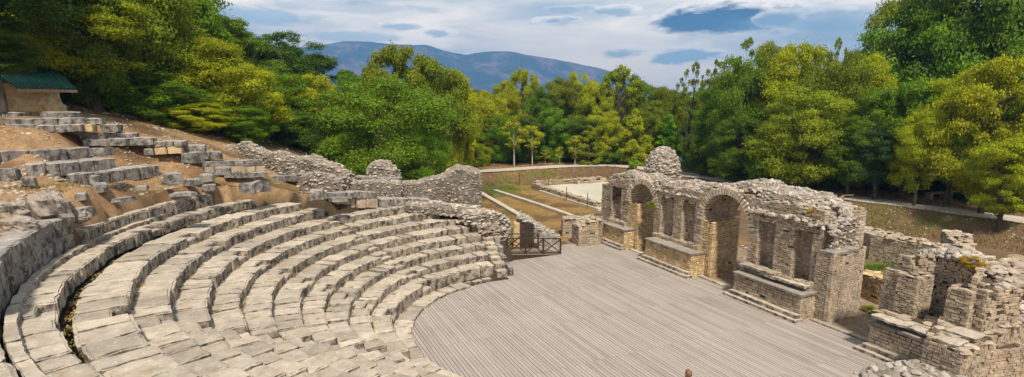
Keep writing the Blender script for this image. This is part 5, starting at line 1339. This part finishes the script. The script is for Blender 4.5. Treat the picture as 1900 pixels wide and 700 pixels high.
def greenpt(rg):
    while True:
        c=[(26,30,2.6,2.),(21.2,30.2,1.6,.6),(-1,62,2,4),(24,34.6,2.,.8)][rg.integers(0,4)]; return c[0]+rg.normal()*c[2]*.5,c[1]+rg.normal()*c[3]*.5
blades('bank_grass','bank_grass',bankpt,24000,.24,1,'rough dry and green grass on the earth banks of the path')
blades('dry_grass','grass',fieldpt,11000,.12,2,'short dry grass of the field beyond the walls')
blades('slope_grass','grass',dirtpt,17000,.11,3,'sparse dry tufts on the orange dirt slope')
blades('green_grass','green_grass',greenpt,9000,.16,4,'fresh green grass patches between the back walls')
mb=MB(); rg=np.random.default_rng(5)
for _ in range(4200):
    x,y=dirtpt2(rg) if _%3 else bankpt(rg); rock(mb,(x,y,TZ(x,y) if 0 else 0),.0 or random.uniform(.04,.2),.5)
# settle the pebbles on the ground in one go
v=np.array(mb.v).reshape(-1,12,3); c=v.mean(1); z=terr(c[:,0],c[:,1]); v[:,:,2]+=z[:,None]; mb.v=[tuple(p) for p in v.reshape(-1,3).tolist()]
o=mb.build('scattered_stones',M['rubble']); tag(o,'small loose stones scattered on the dirt slope and banks','stones',kind='stuff')
mb=MB()
for _ in range(500):
    u=random.uniform(-3,20);v_=random.uniform(2.6,8.5) if random.random()<.5 else random.uniform(.0,2.6)
    if v_<2.6 and not (-.1<u<1.5 or 6.5<u<8.9 or 13.6<u<15.6): continue
    x,y=UV(u,v_); rock(mb,(x,y,0),random.uniform(.05,.28),.4)
v=np.array(mb.v).reshape(-1,12,3); c=v.mean(1); z=terr(c[:,0],c[:,1]); v[:,:,2]+=z[:,None]; mb.v=[tuple(p) for p in v.reshape(-1,3).tolist()]
o=mb.build('ruin_debris',M['rubble']); tag(o,'flat stone debris in the doorways of the stage wall','rubble',kind='stuff')
# moss and fallen leaves in the gutter gap
def gutpt(rg):
    th=rg.uniform(176,232); return pol(rg.uniform(16.12,16.38),th)
rgm=np.random.default_rng(9); P=np.array([gutpt(rgm) for _ in range(1100)]); mb=MB()
for x,y in P:
    z=4.0+.08*noise.noise((x*2,y*2,0)); a=random.uniform(0,6.3); s=random.uniform(.02,.05); mb.add([(x+s*math.cos(a+k*2.1),y+s*math.sin(a+k*2.1),z+random.uniform(0,.07)) for k in range(3)],[(0,1,2)])
o=mb.build('gutter_moss',M['grass']); tag(o,'moss and leaf litter in the gap beside the eleventh tier','moss',kind='stuff')

mb=MB(); rgw=random.Random(4)
for _ in range(260):
    k=rgw.randrange(0,11); th=rgw.uniform(120,262); r=RV[k]-.03; z=SEATZ[k]; x0,y0=pol(r,th)
    if not vis(x0,y0,z,40): continue
    for j in range(rgw.randrange(8,26)):
        t2=th+rgw.gauss(0,1.)*math.degrees(.14/r); x,y=pol(r-abs(rgw.gauss(0,.03)),t2); a=rgw.uniform(0,6.3); s_=rgw.uniform(.012,.03); h=rgw.uniform(.02,.09)
        mb.add([(x-s_*math.cos(a),y-s_*math.sin(a),z-.01),(x+s_*math.cos(a),y+s_*math.sin(a),z-.01),(x+rgw.uniform(-.04,.04),y+rgw.uniform(-.04,.04),z+h)],[(0,1,2)])
o=mb.build('joint_weeds',M['grass']); tag(o,'little weeds and moss growing at the foot of the seat risers','weeds',kind='stuff')
# ------------------------------------------------------------------ air
bpy.ops.mesh.primitive_cube_add(size=1,location=(0,0,0)); hz=bpy.context.object; hz.name='haze'; hz.scale=(8000,5350,600); hz.location=(-500,2275,600/2-60)
tag(hz,kind='stuff'); hm=bpy.data.materials.new('haze_air'); hm.use_nodes=True; nt=hm.node_tree; nt.nodes.clear()
ou=nt.nodes.new('ShaderNodeOutputMaterial'); pv=nt.nodes.new('ShaderNodeVolumePrincipled'); pv.inputs['Color'].default_value=(.2,.5,1.,1); pv.inputs['Density'].default_value=2.9e-4; pv.inputs['Anisotropy'].default_value=.1
nt.links.new(pv.outputs[0],ou.inputs['Volume']); hz.data.materials.append(hm)
# ------------------------------------------------------------------ sky
SUN_AZ=R(170); SUN_EL=R(52)   # azimuth clockwise from +Y
w=bpy.data.worlds.new('World'); scene.world=w; w.use_nodes=True; nt=w.node_tree; nt.nodes.clear()
out=nt.nodes.new('ShaderNodeOutputWorld'); bg=nt.nodes.new('ShaderNodeBackground'); bg2=nt.nodes.new('ShaderNodeBackground')
sky=nt.nodes.new('ShaderNodeTexSky'); sky.sky_type='NISHITA'; sky.sun_disc=False; sky.sun_elevation=SUN_EL; sky.sun_rotation=SUN_AZ; sky.dust_density=1.5
nt.links.new(sky.outputs[0],bg.inputs[0]); bg.inputs[1].default_value=.10
class WG(NG):
    def __init__(s,nt): s.nt=nt; s.geo=nt.nodes.new('ShaderNodeTexCoord'); s.pos=s.geo.outputs['Generated']
g=WG(nt); x,y,z=g.sep(g.pos)
az=g.math('ARCTAN2',x,y); el=g.math('ARCSINE',z)
cb=nt.nodes.new('ShaderNodeCombineXYZ'); g.lk(az,cb.inputs[0]); g.lk(el,cb.inputs[1]); g.lk(z,cb.inputs[2]); cv=cb.outputs[0]
n1=g.noise(2.2,7,.55,vec=cv,stretch=(1,5.5,.5),dist=.4)
n2=g.noise(5.,8,.6,vec=cv,stretch=(1,4.5,.5),dist=.5)
n3=g.noise(9,8,.62,vec=cv,stretch=(1,3.2,.3),dist=.3)
# veils of cloud: light grey-white with blue-grey streaks
ccol=g.mix(g.ramp(n2,[(.36,0.),(.6,1.)]),(.60,.63,.67),(.93,.92,.89))
ccol=g.mix(g.ramp(n1,[(.36,.75),(.52,0.)]),ccol,(.42,.52,.62))
# warm bright patch where the sun stands behind the cloud
def blob(a0,e0,sa,se,soft=1.):
    da=g.math('DIVIDE',g.math('SUBTRACT',az,a0),sa); de=g.math('DIVIDE',g.math('SUBTRACT',el,e0),se)
    return g.math('SQRT',g.math('ADD',g.math('MULTIPLY',da,da),g.math('MULTIPLY',de,de)))
def AE(px,py):
    r=Vector(ray(px,py)).normalized(); return math.atan2(r.x,r.y),math.asin(r.z)
a0,e0=AE(1120,115); ccol=g.mix(g.ramp(blob(a0,e0,.30,.085),[(.0,.85),(1.,0.)],'EASE'),ccol,(1.0,.955,.87))
a0,e0=AE(1460,95); ccol=g.mix(g.ramp(blob(a0,e0,.12,.05),[(.0,.5),(1.,0.)],'EASE'),ccol,(1.0,.955,.87))
n4=g.noise(26,6,.6,vec=cv,stretch=(1,2.6,.2),dist=.3)
def cloud(px,py,wpx,hpx,dark,amt=1.,edge=True):
    global ccol
    a0,e0=AE(px,py); d=blob(a0,e0,wpx/1000*1.0,hpx/1000)
    d=g.math('ADD',d,g.math('MULTIPLY',g.math('SUBTRACT',n3,.5),1.9)); d=g.math('ADD',d,g.math('MULTIPLY',g.math('SUBTRACT',n4,.5),1.8 if wpx<100 else .7))
    if edge:
        a0,e0=AE(px+4,py-hpx*.35); dd=blob(a0,e0,wpx*1.06/1000,hpx*1.05/1000); dd=g.math('ADD',dd,g.math('MULTIPLY',g.math('SUBTRACT',n3,.5),1.9)); ccol=g.mix(g.math('MULTIPLY',g.ramp(dd,[(.86,1.),(1.,0.)]),.8*amt),ccol,(.93,.95,.98))
    ccol=g.mix(g.math('MULTIPLY',g.ramp(d,[(.62 if wpx>100 else .5,1.),(.98 if wpx>100 else 1.04,0.)]),amt),ccol,dark)
cloud(1340,36,128,26,(.02,.075,.17))
cloud(1440,38,40,14,(.16,.27,.40),.8)
cloud(1480,30,90,22,(.20,.34,.50),.35,False)
cloud(1165,98,50,12,(.22,.34,.48),.8)
cloud(1265,105,62,12,(.20,.36,.55),.85)
cloud(1570,50,80,26,(.16,.32,.52),.5,False)
cloud(1026,40,44,8,(.22,.36,.52),.85)
cloud(1150,22,48,9,(.20,.34,.50),.8)
cloud(1050,18,50,7,(.26,.38,.52),.7)
cloud(740,50,45,8,(.20,.36,.55),.7)
cloud(470,30,110,16,(.20,.38,.6),.6,False)
cloud(650,68,110,12,(.22,.40,.6),.55,False)
cloud(810,62,34,8,(.20,.36,.55),.7)
cloud(620,12,160,12,(.32,.42,.54),.5,False)
# broken blue between clouds comes from the sky itself
hole=g.math('MULTIPLY',g.ramp(n1,[(.34,.4),(.44,0.)]),1.)
ccol=g.mix(1.,ccol,g.ramp(el,[(.0,(1.95,1.62,1.26)),(.26,(1.7,1.5,1.3)),(.6,(.52,.54,.58))]),'MULTIPLY')
g.lk(ccol,bg2.inputs[0]); bg2.inputs[1].default_value=1.0
mx=nt.nodes.new('ShaderNodeMixShader'); g.lk(hole,mx.inputs[0]); g.lk(bg2.outputs[0],mx.inputs[1]); g.lk(bg.outputs[0],mx.inputs[2]); g.lk(mx.outputs[0],out.inputs[0])
sd_=bpy.data.lights.new('sun','SUN'); sd_.energy=4.9; sd_.angle=R(6); sd_.color=(1,.90,.75); so=bpy.data.objects.new('sun',sd_); COL.objects.link(so)
dv=Vector((math.sin(SUN_AZ)*math.cos(SUN_EL),math.cos(SUN_AZ)*math.cos(SUN_EL),math.sin(SUN_EL))); so.rotation_euler=(dv).to_track_quat('Z','Y').to_euler()
# ------------------------------------------------------------------ camera and output
cd=bpy.data.cameras.new('camera'); cam=bpy.data.objects.new('camera',cd); COL.objects.link(cam); cam.location=(0,0,CH); cam.rotation_euler=(PI/2-PITCH,0,0)
cd.sensor_fit='HORIZONTAL'; cd.sensor_width=36; cd.lens=36*CF/1900; cd.shift_y=(CPY-350)/1900; cd.clip_end=20000; cd.clip_start=.1
scene.camera=cam
vw=scene.view_settings; vw.view_transform='Standard'; vw.look='None'; vw.exposure=.2; vw.gamma=1; vw.use_curve_mapping=False
scene.render.engine='CYCLES'; cy=scene.cycles; cy.max_bounces=6; cy.diffuse_bounces=3; cy.glossy_bounces=2; cy.transmission_bounces=3; cy.volume_bounces=0; cy.transparent_max_bounces=4; cy.use_denoising=True
